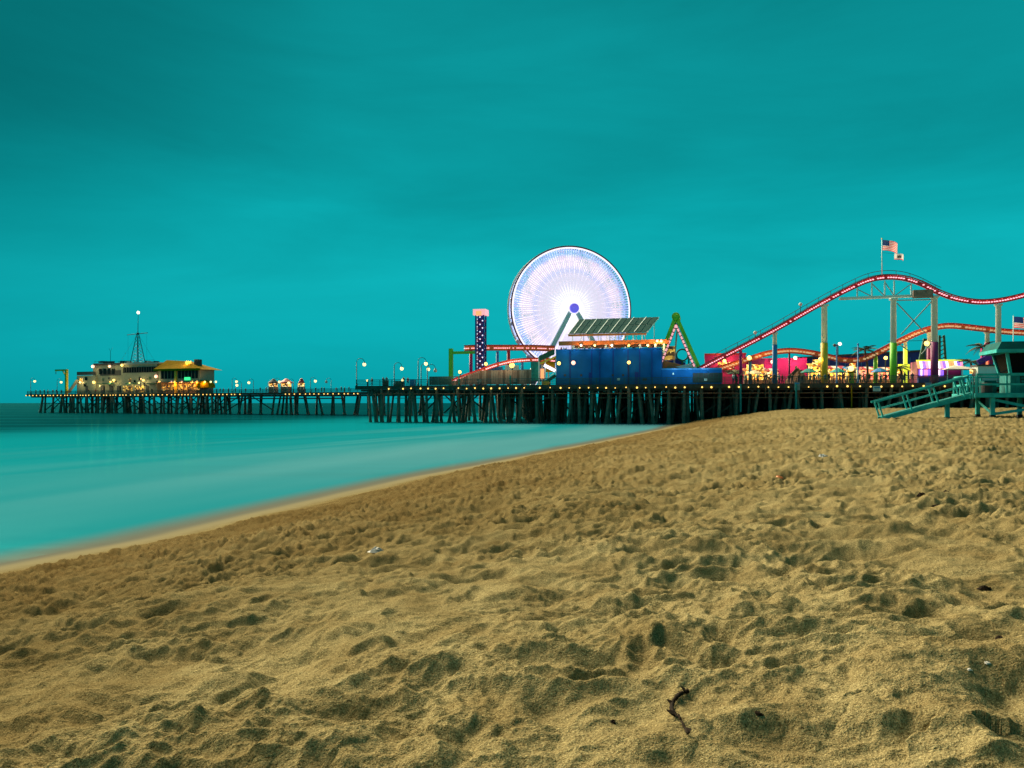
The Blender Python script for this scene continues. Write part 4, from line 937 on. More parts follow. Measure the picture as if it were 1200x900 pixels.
def column(px, ptop, pband, wid, low, yl=0., top='white'):
    a = LP(rc, px, ptop, yl); 
    zb_ = LP(rc, px, pband, yl).z if pband else 0.
    MB().lathe([(wid*.8, .0), (wid*.8, .3), (wid, .32), (wid, max(zb_, .4))], (a.x, a.y, 0), 14).build('column', M[low], rc, True)
    if pband: MB().lathe([(wid*.86, zb_), (wid*.8, a.z-.5), (wid*1.25, a.z-.35), (wid*1.25, a.z-.1)], (a.x, a.y, 0), 14).build('column', M[top], rc, True)
    else: MB().lathe([(wid*.9, .4), (wid*.8, a.z-.1)], (a.x, a.y, 0), 12).build('column', M[low], rc, True)
for c in ((868, 410, None, .33, 'mag2'), (908, 389, 404, .42, 'blue2'), (966, 356, 402, .58, 'yellow'), (1047, 349, 402, .56, 'ygreen'), (1095, 346, 401, .60, 'purple'), (1170, 355.5, 410, .50, 'purple')): column(*c)
for c in ((879, 422, None, .34, 'blue2', 8.), (925, 413, None, .2, 'purple', 8.), (1026, 416, None, .42, 'ygreen', 8.), (1061, 398, 408, .34, 'neony', 8.), (1089, 388, 408, .42, 'purple', 8.), (1157, 388, 402, .42, 'mag2', 8.)): column(*c)
for c in ((552, 409, None, .42, 'mag2', 12.), (596, 409, None, .42, 'red', 12.), (583, 411, None, .36, 'blue2', 12.), (539, 443, None, .25, 'purple', -1.), (612, 424, None, .3, 'blue2', -1.)): column(*c)
MB().box(LP(rc, 561, 428, 12).x-.5, LP(rc, 561, 428, 12).x+.1, 11.6, 12.4, 0, .5).build('footing', M['grey'], rc)
# crest truss
a, c_ = LP(rc, 984, 350, 0), LP(rc, 1092, 346, 0)
for y_ in (-.5, .5): MB().beam((a.x, y_, a.z), (c_.x, y_, c_.z), .28, .34).build('truss_chord', M['white'], rc)
prev = None
for px_, py_ in ((1004, 338), (1021, 331.5), (1036, 329.5), (1047, 329.5), (1067, 333)):
    p = LP(rc, px_, py_, 0); fr = (p.x-a.x)/(c_.x-a.x); zc2 = a.z+(c_.z-a.z)*fr
    MB().beam((p.x, -.5, zc2), (p.x, -.5, p.z), .2, .2).build('truss_post', M['white'], rc)
    if prev is not None:
        if px_ <= 1047: MB().beam((prev[0], -.5, prev[1]), (p.x, -.5, zc2+.1), .14, .14).build('truss_brace', M['grey'], rc)
        else: MB().beam((prev[0], -.5, prev[2]), (p.x, -.5, p.z), .14, .14).build('truss_brace', M['grey'], rc)
    prev = (p.x, p.z-.2, zc2)
for q0, q1 in (((1050, 352), (1095, 351)), ((1051, 355), (1084, 390)), ((1092, 353), (1056, 392)), ((1052, 402), (1066, 412)), ((1092, 401), (1080, 415))):
    a_, b_ = LP(rc, *q0, -.1), LP(rc, *q1, -.1); MB().beam(a_, b_, .16, .16).build('brace', M['grey'], rc)
a_, b_ = LP(rc, 1070, 344, -1.2), LP(rc, 1093, 341, -1.2)
MB().box(a_.x, b_.x, -1.5, -.7, a_.z-.75, a_.z+.55).build('service_platform', M['brown'], rc)
for px_, py_ in ((938, 358), (885, 391)):
    p = LP(rc, px_, py_, .9); MB().tube((p.x, .9, p.z-1.8), (p.x, .9, p.z), .06, n=5).build('lamp_post', M['lamp'], rc); MB().sphere((p.x, .9, p.z+.2), .3, 8, 6).build('lamp_globe', M['canvas'], rc, True)

# green gantry
gg = thing('green_gantry', 'green steel portal frame at the left end of the small coaster', 'frame', pier_pt(528, 16), PR)
p0, p1 = LP(gg, 528.5, 408.5), LP(gg, 548, 413)
MB().box(p0.x-.4, p0.x+.4, -.35, .35, 0, p0.z).build('post', M['ygreen'], gg); MB().box(p0.x+.42, p1.x+3, -.25, .25, p1.z-.3, p1.z+.25).build('crossbeam', M['ygreen'], gg)
# small park lamps around the left coaster
for px_, py_, r_, txt, kk in ((600, 428, .5, 'brightest golden floodlight above the brown slatted fence', 'flood'), (569.5, 426.5, .32, 'small golden lamp at the foot of the drop tower', 'flood'), (539, 436, .3, 'small golden lamp near the green portal frame', 'flood')):
    l_ = thing('park_lamp', txt, 'lamp', pier_pt(px_, 4.5), PR); z_ = LP(l_, px_, py_).z
    MB().tube((0,.3,0), (0,.3,z_), .09, n=6).build('pole', M['lamp'], l_); MB().sphere((0,-.1,z_), r_, 12, 8).build('globe', M[kk], l_, True); point(l_, (0,-4.5,z_+.8), 420 if r_ > .6 else 150, (1,.65,.3), .3)
rs_ = thing('ride_station', 'low teal ride station with white railings behind the slatted fence', 'ride', pier_pt(575, 11), PR)
blk(rs_, 'floor', 572, 626, 433, 436, 0, 6, M['grey']); 
for a_, c_ in ((572, 589), (592, 608)): blk(rs_, 'panel', a_, c_, 428 if a_ > 580 else 430, 434, -.2, -.1, M['white' if a_ > 580 else 'blue2'])
blk(rs_, 'booth', 622, 631, 424, 446, -4, 2, M['teal']); blk(rs_, 'support', 576, 622, 436, 449, .5, 5, M['dgrey'])
# ------------------------------------------------------------------ swinging ship ride
sr = thing('swing_ship_ride', 'green A-frame swing ride with pink lit legs beside the blue building', 'ride', pier_pt(793, 8), PR)
ap_ = LP(sr, 792.5, 371); 
for y_ in (-1.6, 1.6):
    for px_, py_ in ((762, 446), (828, 444)):
        q_ = LP(sr, px_, py_); d_ = (Vector((ap_.x, y_, ap_.z)) - Vector((q_.x, y_*1.5, 0.0)))
        q0 = Vector((ap_.x, y_, ap_.z)) - d_*1.0
        MB().beam(q0, (ap_.x, y_, ap_.z), .62, .62, up=(0,1,0)).build('leg', M['ygreen'], sr)
        if y_ < 0:
            o_ = Vector((.55 if px_ < 790 else -.62, -.1, -.25)); a_, b_ = q0 + d_*.28 + o_, q0 + d_*.90 + o_
            pn = MB()
            for k in range(11): pn.beam(lerp(a_, b_, k/11), lerp(a_, b_, (k+.72)/11), .34, .2, up=(0,1,0))
            pn.build('light_strip', M['panelpink'], sr); MB().beam(a_+Vector((0,.16,0)), b_+Vector((0,.16,0)), .5, .12, up=(0,1,0)).build('strip_backing', M['dgrey'], sr)
disc(MB(), -2.1, 2.1, .75, .75, 16).build('axle', M['ygreen'], sr, True, loc=(ap_.x, 0, ap_.z-.2))
a_, b_ = LP(sr, 774, 428), LP(sr, 806, 432)
MB().prism([(a_.x, a_.z-.9), (b_.x, b_.z-1.2), (b_.x+.6, b_.z+.2), (a_.x+.4, a_.z+.9), (a_.x-.3, a_.z+2.0)], -1.2, 1.2).build('ship_hull', M['orange'], sr)
MB().box(a_.x+.5, a_.x+2.6, -1.0, 1.0, a_.z+.95, a_.z+3.4).build('ship_cabin', M['curtain'], sr)
MB().prism([(b_.x-2.2, b_.z+.3), (b_.x+5.0, b_.z-1.6), (b_.x+5.0, b_.z-.6), (b_.x+.6, b_.z+.9)], -1.3, 1.3).build('ship_bow', M['white'], sr)
MB().beam((ap_.x+.3, 0, ap_.z-.8), ((a_.x+b_.x)/2, 0, a_.z+.3), .3, .3, up=(0,1,0)).build('swing_arm', M['grey'], sr)
rg = thing('ring_ride', 'small dark green upright ring between the legs of the swing ride', 'ride', pier_pt(800, 24), PR)
p = LP(rg, 799.5, 416); 
MB().ring(1.15, .17, 28, 6, 0, (p.x, p.z)).build('ring', M['dgreen'], rg, True); MB().box(p.x-.2, p.x+.2, -.2, .2, 0, p.z-1.1).build('stem', M['dgreen'], rg)
MB().box(p.x+1.1, p.x+1.45, -.2, .2, 0, p.z+2.4).build('mast', M['teal2'], rg)
# blue shed behind
sh = thing('blue_shed', 'dark blue shed roof behind the swing ship ride', 'building', pier_pt(782, 30), PR)
b0, b1 = LP(sh, 781, 417), LP(sh, 803, 425)
MB().prism([(b0.x, 0), (b1.x, 0), (b1.x, b1.z), (b0.x+.8, b0.z), (b0.x, b0.z)], 0, 6).build('body', M['navy'], sh); MB().beam((b0.x+.8, -.2, b0.z+.1), (b1.x+.2, -.2, b1.z+.1), .3, .2).build('roof_edge', M['teal2'], sh)

# ------------------------------------------------------------------ magenta hall, navy pavilion
mh = thing('magenta_hall', 'magenta painted hall with lit yellow windows behind the coaster', 'building', pier_pt(826, 26), PR)
XM = lambda px, py=430, y=0: LP(mh, px, py, y).x
ZM = lambda px, py, y=0: LP(mh, px, py, y).z
MB().box(XM(826), XM(874), 0, 14, 0, ZM(850, 416)).build('wall', M['magenta'], mh); MB().box(XM(825.5), XM(874.5), -.25, 14.2, ZM(850, 416)+.003, ZM(850, 416)+.35).build('roof_edge', M['red'], mh)
MB().box(XM(874.6), XM(946), .4, 14, 0, ZM(910, 419.5)).build('wall', M['magenta'], mh)
MB().box(XM(877), XM(896), .2, .38, ZM(886, 431), ZM(886, 421)).build('sign_panel', M['purple'], mh)
for k in range(5): MB().box(XM(841.5+k*3.9), XM(844.5+k*3.9), -.12, -.02, ZM(850, 432), ZM(850, 424.5)).build('window', M['warm'], mh)
MB().box(XM(840), XM(861), -.5, -.13, ZM(850, 433.5), ZM(850, 432.3)).build('window_ledge', M['red'], mh)
for px_, py_, pw in ((932, 419.5, 220), (849, 423, 180), (905, 424, 120)):
    p = LP(mh, px_, py_, -.9); MB().sphere(p, .36, 12, 8).build('wall_lamp', M['pinkl' if px_ > 870 else 'flood'], mh, True); point(mh, (p.x, p.y-.9, p.z-.2), pw, (1,.5,.4) if px_ > 870 else (1,.7,.2), .3)
np_ = thing('navy_pavilion', 'big dark blue pavilion roof behind the food stalls', 'building', pier_pt(934, 34), PR)
XN = lambda px, py=430, y=0: LP(np_, px, py, y).x
ZN = lambda px, py, y=0: LP(np_, px, py, y).z
MB().prism([(XN(936), 0), (XN(1086), 0), (XN(1086), ZN(1086, 411)), (XN(1000), ZN(1000, 415)), (XN(946), ZN(946, 418)), (XN(934), ZN(934, 419.5))], 0, 22).build('body', M['navy'], np_)
MB().beam((XN(934), -.2, ZN(934, 419.5)), (XN(1086), -.2, ZN(1086, 410.7)), .4, .35).build('roof_edge', M['dgrey'], np_)
for k in range(7): MB().box(XN(952+k*19), XN(952.8+k*19), -.08, -.01, 0, ZN(952+k*19, 419)).build('wall_seam', M['blue2'], np_)

# ------------------------------------------------------------------ food stalls
def stall(px0, px1, py_roof, vv, awn, front, sign, label):
    s_ = thing('food_stall', label, 'stall', pier_pt((px0+px1)/2, vv), PR, 'food and game stalls in the park')
    x0, x1 = LP(s_, px0, 440).x, LP(s_, px1, 440).x; zr = LP(s_, (px0+px1)/2, py_roof).z
    MB().box(x0, x1, .3, 3.2, 0, 1.1).build('counter', M['brown'], s_); MB().box(x0+.1, x1-.1, 2.6, 3.1, 1.11, zr-.1).build('back_wall', M[front], s_)
    for x_ in (x0+.1, x1-.1): MB().box(x_-.1, x_+.1, .3, .5, 1.11, zr-.05).build('post', M['white'], s_)
    n = max(3, int((x1-x0)/.8)); 
    for k in range(n):
        a_, b_ = x0-.2+(x1-x0+.4)*k/n, x0-.2+(x1-x0+.4)*(k+1)/n-.02
        MB().hexa([(a_,-.9,zr-.55),(b_,-.9,zr-.55),(b_,3.3,zr+.05),(a_,3.3,zr+.05),(a_,-.9,zr-.45),(b_,-.9,zr-.45),(b_,3.3,zr+.18),(a_,3.3,zr+.18)]).build('awning_strip', M[awn if k % 2 == 0 else 'canvas'], s_)
    if sign: MB().box(x0+.4, x1-.4, -.6, -.4, zr-.40, zr+.7).build('sign', M[sign], s_)
    point(s_, ((x0+x1)/2, .0, zr-.8), 60, (1,.6,.2), .3)
    return s_
stall(872, 897, 431.5, 17, 'orange', 'warm2', 'warm2', 'yellow lit snack stall in front of the magenta hall')
stall(898, 912, 432, 15, 'red', 'warm', None, 'small amber stall tucked behind the blue coaster column')
stall(949, 966, 426, 16, 'yellow', 'warm2', 'warm2', 'tall golden lit stall left of the yellow coaster column')
stall(970, 990, 429, 18, 'red', 'warm2', None, 'yellow lit stall with red awning right of the yellow column')
stall(992, 1005, 430, 15, 'blue2', 'warm2', 'warm2', 'bright yellow stall next to the thin blue poles')
stall(1009, 1030, 430, 19, 'red', 'redl', None, 'red glowing game stall under the palm tree')
stall(1033, 1046, 430.5, 18, 'orange', 'redl', None, 'small orange red stall left of the green coaster column')
stall(1049, 1068, 431.5, 17, 'yellow', 'warm', 'neony', 'amber stall with neon yellow sign right of the green column')
# neon game booth
nb = thing('neon_game_booth', 'wide game booth glowing with pink and purple neon stripes', 'booth', pier_pt(1076, 9), PR)
XG = lambda px, py=430, y=0: LP(nb, px, py, y).x
ZG = lambda px, py, y=0: LP(nb, px, py, y).z
MB().box(XG(1076), XG(1128), .5, 5, 0, ZG(1100, 423)).build('body', M['purple'], nb)
cols = ['neono', 'neonw', 'neonpk', 'neonw', 'neono', 'neonw', 'neonp', 'neonw']
for k in range(16):
    a_, b_ = 1074.5+k*3.4, 1077.4+k*3.4
    MB().hexa([(XG(a_),-.6,ZG(a_,432)),(XG(b_),-.6,ZG(b_,432)),(XG(b_),-.5,ZG(b_,432)),(XG(a_),-.5,ZG(a_,432)),(XG(a_),.3,ZG(a_,423.2)),(XG(b_),.3,ZG(b_,423.2)),(XG(b_),.45,ZG(b_,423.2)),(XG(a_),.45,ZG(a_,423.2))]).build('awning_panel', M[cols[(k*3+k//3) % 8]], nb)
MB().box(XG(1074), XG(1129), .0, .25, ZG(1100, 423)+.02, ZG(1100, 421.4)).build('top_light', M['neony'], nb)
random.seed(4)
for k in range(15):
    a_ = 1077.5+k*2.1; MB().box(XG(a_), XG(a_+1.7), .30, .46, ZG(a_, 440.5), ZG(a_, 433)).build('lit_prize_panel', M[random.choice(['neonp', 'neonp', 'neonw', 'neonpk', 'purple'])], nb)
MB().box(XG(1075), XG(1129), -.7, .2, 0, .95).build('counter', M['navy'], nb)
tp = thing('tent_pavilion', 'pale pointed tent roof beside the neon game booth', 'tent', pier_pt(1124, 5.5), PR)
zz = LP(tp, 1122, 433).z; a_, b_ = LP(tp, 1106, 433).x, LP(tp, 1144, 433).x; zp = LP(tp, 1122, 427.5).z; xm_ = (a_+b_)/2
MB().add([(a_,-1.5,zz),(b_,-1.5,zz),(b_,3,zz),(a_,3,zz),(xm_-.5,.75,zp)], [(0,1,4),(1,2,4),(2,3,4),(3,0,4),(3,2,1,0)]).build('canopy', M['canvas'], tp)
for x_ in (a_+.2, xm_, b_-.2): MB().tube((x_, -1.3, 0), (x_, -1.3, zz), .07, n=6).build('post', M['white'], tp)
MB().box(LP(tp, 1134.5, 436).x, LP(tp, 1138, 436).x, -1.0, -.7, LP(tp, 1136, 438).z, LP(tp, 1136, 433.3).z).build('lit_menu', M['warm2'], tp)
# rock work, poles, kiosk column
rk = thing('artificial_rock', 'brown artificial rock mound beside the magenta hall', 'rock', pier_pt(935, 12), PR)
random.seed(9); t = MB()
hx = LP(rk, 948, 440).x-LP(rk, 918, 440).x
nn, mm = 12, 7; vs = []
for i in range(nn+1):
    for j in range(mm+1):
        u, v = i/nn*2-1, j/mm*2-1; h = max(0, 1-(abs(u)**1.4)-(v*v)*.9)
        vs.append((u*hx*.55+random.uniform(-.15,.15), v*2.4, h*(LP(rk, 935, 431.5).z)*(1+.18*math.sin(i*2.1+j))*(.85+.3*random.random())))
fs = [(i*(mm+1)+j, (i+1)*(mm+1)+j, (i+1)*(mm+1)+j+1, i*(mm+1)+j+1) for i in range(nn) for j in range(mm)]
t.add(vs, fs).build('mound', M['rock'], rk)
t = MB(); a_, b_ = LP(rk, 922, 441), LP(rk, 933, 433); t.beam((a_.x, -2.4, a_.z-.4), (b_.x, -2.2, b_.z), .4, .5); t.build('log', M['timber'], rk)
for px_, pt, pb, m_, txt in ((980.5, 405, 446, 'blue2', 'thin blue pole right of the yellow coaster column'), (1005.5, 404, 446, 'blue2', 'thin blue pole left of the palm tree')):
    o_ = thing('flag_pole', txt, 'pole', pier_pt(px_, 3), PR); z_ = LP(o_, px_, pt).z
    MB().lathe([(.22, 0), (.22, .25), (.14, .3), (.11, z_)], n=8).build('shaft', M[m_], o_, True); MB().sphere((0,0,z_+.1), .16, 8, 6).build('finial', M[m_], o_, True)
lp_ = thing('lamp_post', 'tall double headed park lamp rising above the navy pavilion', 'lamp post', pier_pt(982, 24), PR); z_ = LP(lp_, 982, 404).z
MB().tube((0,0,0), (0,0,z_), .12, .08, 8).build('pole', M['lamp'], lp_); MB().beam((-.7,0,z_), (.5,0,z_), .1, .1).build('arm', M['lamp'], lp_)
MB().sphere((.35,0,z_+.15), .33, 10, 8).build('lamp_head', M['globew'], lp_, True); MB().sphere((-.6,0,z_-.1), .3, 10, 8).build('lamp_head', M['dgrey'], lp_, True)
for px_, py_, vv, txt, r_, pw in ((878, 419.5, 10, 'bright golden lamp above the yellow snack stall', .4, 300), (962, 421, 6, 'bright golden lamp beside the yellow coaster column', .4, 300), (1038, 419.5, 16, 'small yellow lamp between palm tree and green column', .33, 200), (1086, 402.5, 10, 'amber lamp high beside the purple coaster column', .42, 200)):
    l_ = thing('park_lamp', txt, 'lamp', pier_pt(px_, vv), PR); z_ = LP(l_, px_, py_).z
    MB().tube((0,.3,0), (0,.3,z_), .08, n=6).build('pole', M['lamp'], l_); MB().sphere((0,0,z_), r_, 12, 8).build('globe', M['flood'], l_, True); point(l_, (0,-1.2,z_), pw, (1,.62,.15), .3)
kc = thing('ticket_kiosk', 'narrow orange ticket kiosk column at the pier railing', 'kiosk', pier_pt(998, 1.6), PR); z_ = LP(kc, 998, 437).z
MB().box(-.38, .38, 0, .8, 0, z_).build('body', M['yellow'], kc); MB().box(-.5, .5, -.1, .9, z_+.003, z_+.25).build('cap', M['roofy'], kc); MB().sphere((0,.4,z_+.75), .45, 10, 8).build('lamp_globe', M['globe'], kc, True)
dp = thing('drain_post', 'slim ochre drain pipe hanging below the orange ticket kiosk', 'pipe', pier_pt(998, -.6, 2.3), PR)
MB().tube((0,0,0), (0,0,4.3), .10, n=8).build('pipe', M['roofy'], dp); MB().box(-.18, .18, -.05, .35, 3.9, 4.05).build('bracket', M['rust'], dp)
# umbrellas
um = None
for px_, vv, m_, txt in ((884, 12, 'canvas', 'pale parasol in front of the yellow snack stall'), (1031, 8, 'blue2', 'blue parasol right of the palm tree'), (982, 8, 'teal', 'teal parasol by the thin blue pole'), (948, 7, 'teal2', 'dark teal parasol beside the rock mound'), (862, 10, 'dgreen', 'dark green parasol beside the magenta coaster column')):
    u_ = thing('parasol', txt, 'parasol', pier_pt(px_, vv), PR)
    MB().tube((0,0,0), (0,0,2.5), .05, n=6).build('pole', M['lamp'], u_); MB().lathe([(1.45, 2.0), (1.4, 2.1), (.75, 2.5), (.05, 2.8)], n=8).build('canopy', M[m_], u_)
# free-fall frame
ff = thing('lattice_tower_ride', 'dark lattice ride tower with slanted legs behind purple coaster column', 'ride', pier_pt(1092, 20), PR)
for (q0, q1, w_) in (((1072, 436), (1084, 397), .55), ((1110, 436), (1106, 393), .35), ((1101, 436), (1101, 393), .35), ((1083, 436), (1082, 411), .4)):
    a_, b_ = LP(ff, *q0), LP(ff, *q1); MB().beam((a_.x, 0, 0), b_, w_, w_, up=(0,1,0)).build('leg', M['dgreen'], ff)
for k in range(8):
    a_, b_ = LP(ff, 1101, 432-k*5), LP(ff, 1107, 428-k*5); MB().beam(a_, b_, .16, .16, up=(0,1,0)).build('lattice_bar', M['teal2'], ff)
a_, b_ = LP(ff, 1040, 400), LP(ff, 1090, 399); MB().beam(a_, b_, .08, .08, up=(0,1,0)).build('cable', M['lamp'], ff)
ps = thing('spiral_slide', 'purple and red slide tower behind the lifeguard tower', 'ride', pier_pt(1158, 7), PR)
M['uvp'] = mat('violet_paint', (.12,.03,.35), .5)
a_, b_ = LP(ps, 1146, 425), LP(ps, 1168, 414); MB().beam(a_, b_, .9, .55, up=(0,1,0)).build('chute', M['uvp'], ps)
for px_ in (1154, 1163): MB().box(LP(ps, px_, 430).x-.3, LP(ps, px_, 430).x+.3, .5, 1.1, 0, LP(ps, px_, 408).z).build('post', M['mag2'], ps)
MB().box(LP(ps, 1160, 430).x-.6, LP(ps, 1160, 430).x+.7, 1.2, 1.6, LP(ps, 1160, 429).z, LP(ps, 1160, 421).z).build('lit_window', M['neono'], ps)
hb_ = thing('white_hut', 'flat roofed white hut behind the lifeguard tower railing', 'building', pier_pt(1146, 3), PR)
x0_, x1_ = 0, LP(hb_, 1176, 432).x; z_ = LP(hb_, 1160, 429).z
MB().box(x0_, x1_, 0, 3, 0, z_).build('wall', M['white'], hb_); MB().box(x0_-.2, x1_+.2, -.3, 3.2, z_+.003, z_+.25).build('roof', M['dgrey'], hb_)

# ------------------------------------------------------------------ palms
def frond_mesh(L_=2.6, droop=.9):
    t = MB(); n = 12; pts = []
    for i in range(n+1):
        f = i/n; pts.append(Vector((L_*f*(1-.12*f), 0, .55*L_*f*.6 - droop*L_*.55*f*f)))
    t.path(pts, [.05*(1-.8*i/n) for i in range(n+1)], 4)
    for i in range(2, n+1):
        p = pts[i]; l_ = .75*math.sin(math.pi*min(1, i/n*.85+.12))
        for sgn in (-1, 1):
            e = p + Vector((.28, sgn*l_, -.38*l_)); w_ = Vector((.10, 0, 0))
            t.add([p-w_, p+w_, e], [(0,1,2)])
    return t.mesh('frond', M['frond'])
fm1, fm2 = frond_mesh(2.7, .9), frond_mesh(2.3, 1.3)
def palm(px, ptop, vv, label, s_=1., n=15):
    p_ = thing('palm_tree', label, 'palm tree', pier_pt(px, vv), PR, 'palm trees in the park'); h = LP(p_, px, ptop).z
    pts = [Vector((.25*math.sin(i*.5), .1*i/8, h*i/8)) for i in range(9)]
    MB().path(pts, [.24-.012*i for i in range(9)], 8).build('trunk', M['trunk'], p_, True)
    for k in range(n):
        o = place('frond', fm1 if k % 3 else fm2, p_, pts[-1], (0, random.uniform(-.5, .35), 2*math.pi*k/n + random.uniform(-.2, .2))); o.scale = (s_, s_, s_)
    return p_
random.seed(14)
palm(1015, 410, 13, 'palm tree standing in front of the navy pavilion', 1.0)
palm(1139, 424, 8, 'low palm tree beside the pale tent roof', .95)
palm(1152, 406.5, 12, 'tall palm tree by the lifeguard tower roof', 1.05)
palm(1056, 431, 6, 'short dark palm between green column and neon booth', .8)
palm(862, 436, 6, 'short dark palm left of the magenta coaster column', .8)

# ------------------------------------------------------------------ flags
def wave_flag(root, name, w, h, z, rowsm, nx=16, droop=.35, x0=.1, amp=.14):
    t = MB(); ny = len(rowsm); vs = []
    for j in range(ny+1):
        for i in range(nx+1):
            f = i/nx; vs.append((x0+w*f*(1-.06*f), amp*math.sin(f*6+j*.12)*f**.6*1.2, z - h*j/ny - droop*w*f*f*.7 + .05*math.sin(f*9+1)*f))
    for j in range(ny):
        for i in range(nx): t.add([vs[j*(nx+1)+i], vs[j*(nx+1)+i+1], vs[(j+1)*(nx+1)+i+1], vs[(j+1)*(nx+1)+i]], [(0,1,2,3)], rowsm[j](i/nx))
    return t, vs
us = [lambda f, j=j: (2 if (f < .4 and j < 7) else (0 if j % 2 == 0 else 1)) for j in range(13)]
f1_ = thing('national_flag', 'striped flag with blue canton waving above the coaster crest', 'flag', (*pier_pt(1033.5, 5)[:2], CAMZ+(HY-322)/FPX*pier_pt(1033.5, 5)[1]), PR, 'flags flying over the park')
zt = LP(f1_, 1033.5, 280.5).z; MB().lathe([(.09, 0), (.06, zt)], n=8).build('pole', M['white'], f1_, True); MB().sphere((0,0,zt+.1), .13, 8, 6).build('finial', M['yellow'], f1_, True)
t, vs = wave_flag(f1_, 'cloth', LP(f1_, 1052, 290).x, 1.75, zt-.1, us, droop=.42); cl = t.build('cloth', [M['flagred'], M['flagwhite'], M['flagblue']], f1_)
stq = MB()
for j in range(5):
    for i in range(5): v_ = Vector(vs[(j+1)*17+1+i]); stq.add([v_+Vector((-.05,-.02,0)), v_+Vector((0,-.02,-.05)), v_+Vector((.05,-.02,0)), v_+Vector((0,-.02,.05))], [(0,1,2,3)])
stq.build('star', M['flagwhite'], cl, kind='stuff')
f2_ = thing('state_flag', 'smaller pale flag with red lower band hanging below the striped flag', 'flag', Vector(f1_.location) + Vector((0,0,0)), PR, 'flags flying over the park')
st_rows = [lambda f, j=j: (0 if j >= 6 else (1 if (.25 < f < .75 and 2 <= j <= 4) else 2)) for j in range(7)]
t, vs = wave_flag(f2_, 'cloth', 1.5, 1.0, LP(f2_, 1049, 297).z, st_rows, droop=.25, x0=LP(f2_, 1048, 297).x); t.build('cloth', [M['flagred'], M['brown'], M['flagwhite']], f2_)
MB().tube((0, .0, LP(f2_, 1034, 296).z), (LP(f2_, 1048, 297).x, .02, LP(f2_, 1048, 297).z-.05), .02, n=4).build('halyard', M['lamp'], f2_)
f3_ = thing('national_flag', 'faded striped flag hanging behind the lifeguard tower roof', 'flag', pier_pt(1187.5, 10), PR, 'flags flying over the park')
zt = LP(f3_, 1187.5, 370).z; MB().lathe([(.1, 0), (.06, zt)], n=8).build('pole', M['white'], f3_, True)
t, vs = wave_flag(f3_, 'cloth', 3.2, 1.9, zt-.15, us, droop=.3); t.build('cloth', [M['flagred'], M['flagwhite'], M['flagblue']], f3_)

# ------------------------------------------------------------------ notices on the pier face
for px_, py_, w_, h_, m_, txt in ((934, 452.5, 7, 9.5, 'plast', 'pale blue notice board hung on the pier edge below the rock mound'), (1027.5, 455.5, 9, 6, 'grey', 'wide grey notice board hung on the pier edge right of kiosk'), (1088, 453, 8, 9.5, 'plast', 'pale notice board on the pier edge just above the lifeguard ramp')):
    n_ = thing('notice_board', txt, 'sign', pier_pt(px_, -.45, 6), PR, 'notice boards on the pier edge'); a_, b_ = LP(n_, px_-w_/2, py_+h_/2), LP(n_, px_+w_/2, py_-h_/2)
    MB().box(a_.x, b_.x, -.04, .04, a_.z, b_.z).build('board', M['alu' if m_ == 'grey' else 'plast'], n_)
    MB().box(a_.x+.12, b_.x-.12, -.07, -.042, b_.z-.32, b_.z-.14).build('printed_bar', M['blue2'], n_)
    for k in range(3): MB().box(a_.x+.2, b_.x-.2, -.07, -.042, a_.z+.15+k*.2, a_.z+.22+k*.2).build('printed_line', M['teal2'], n_)
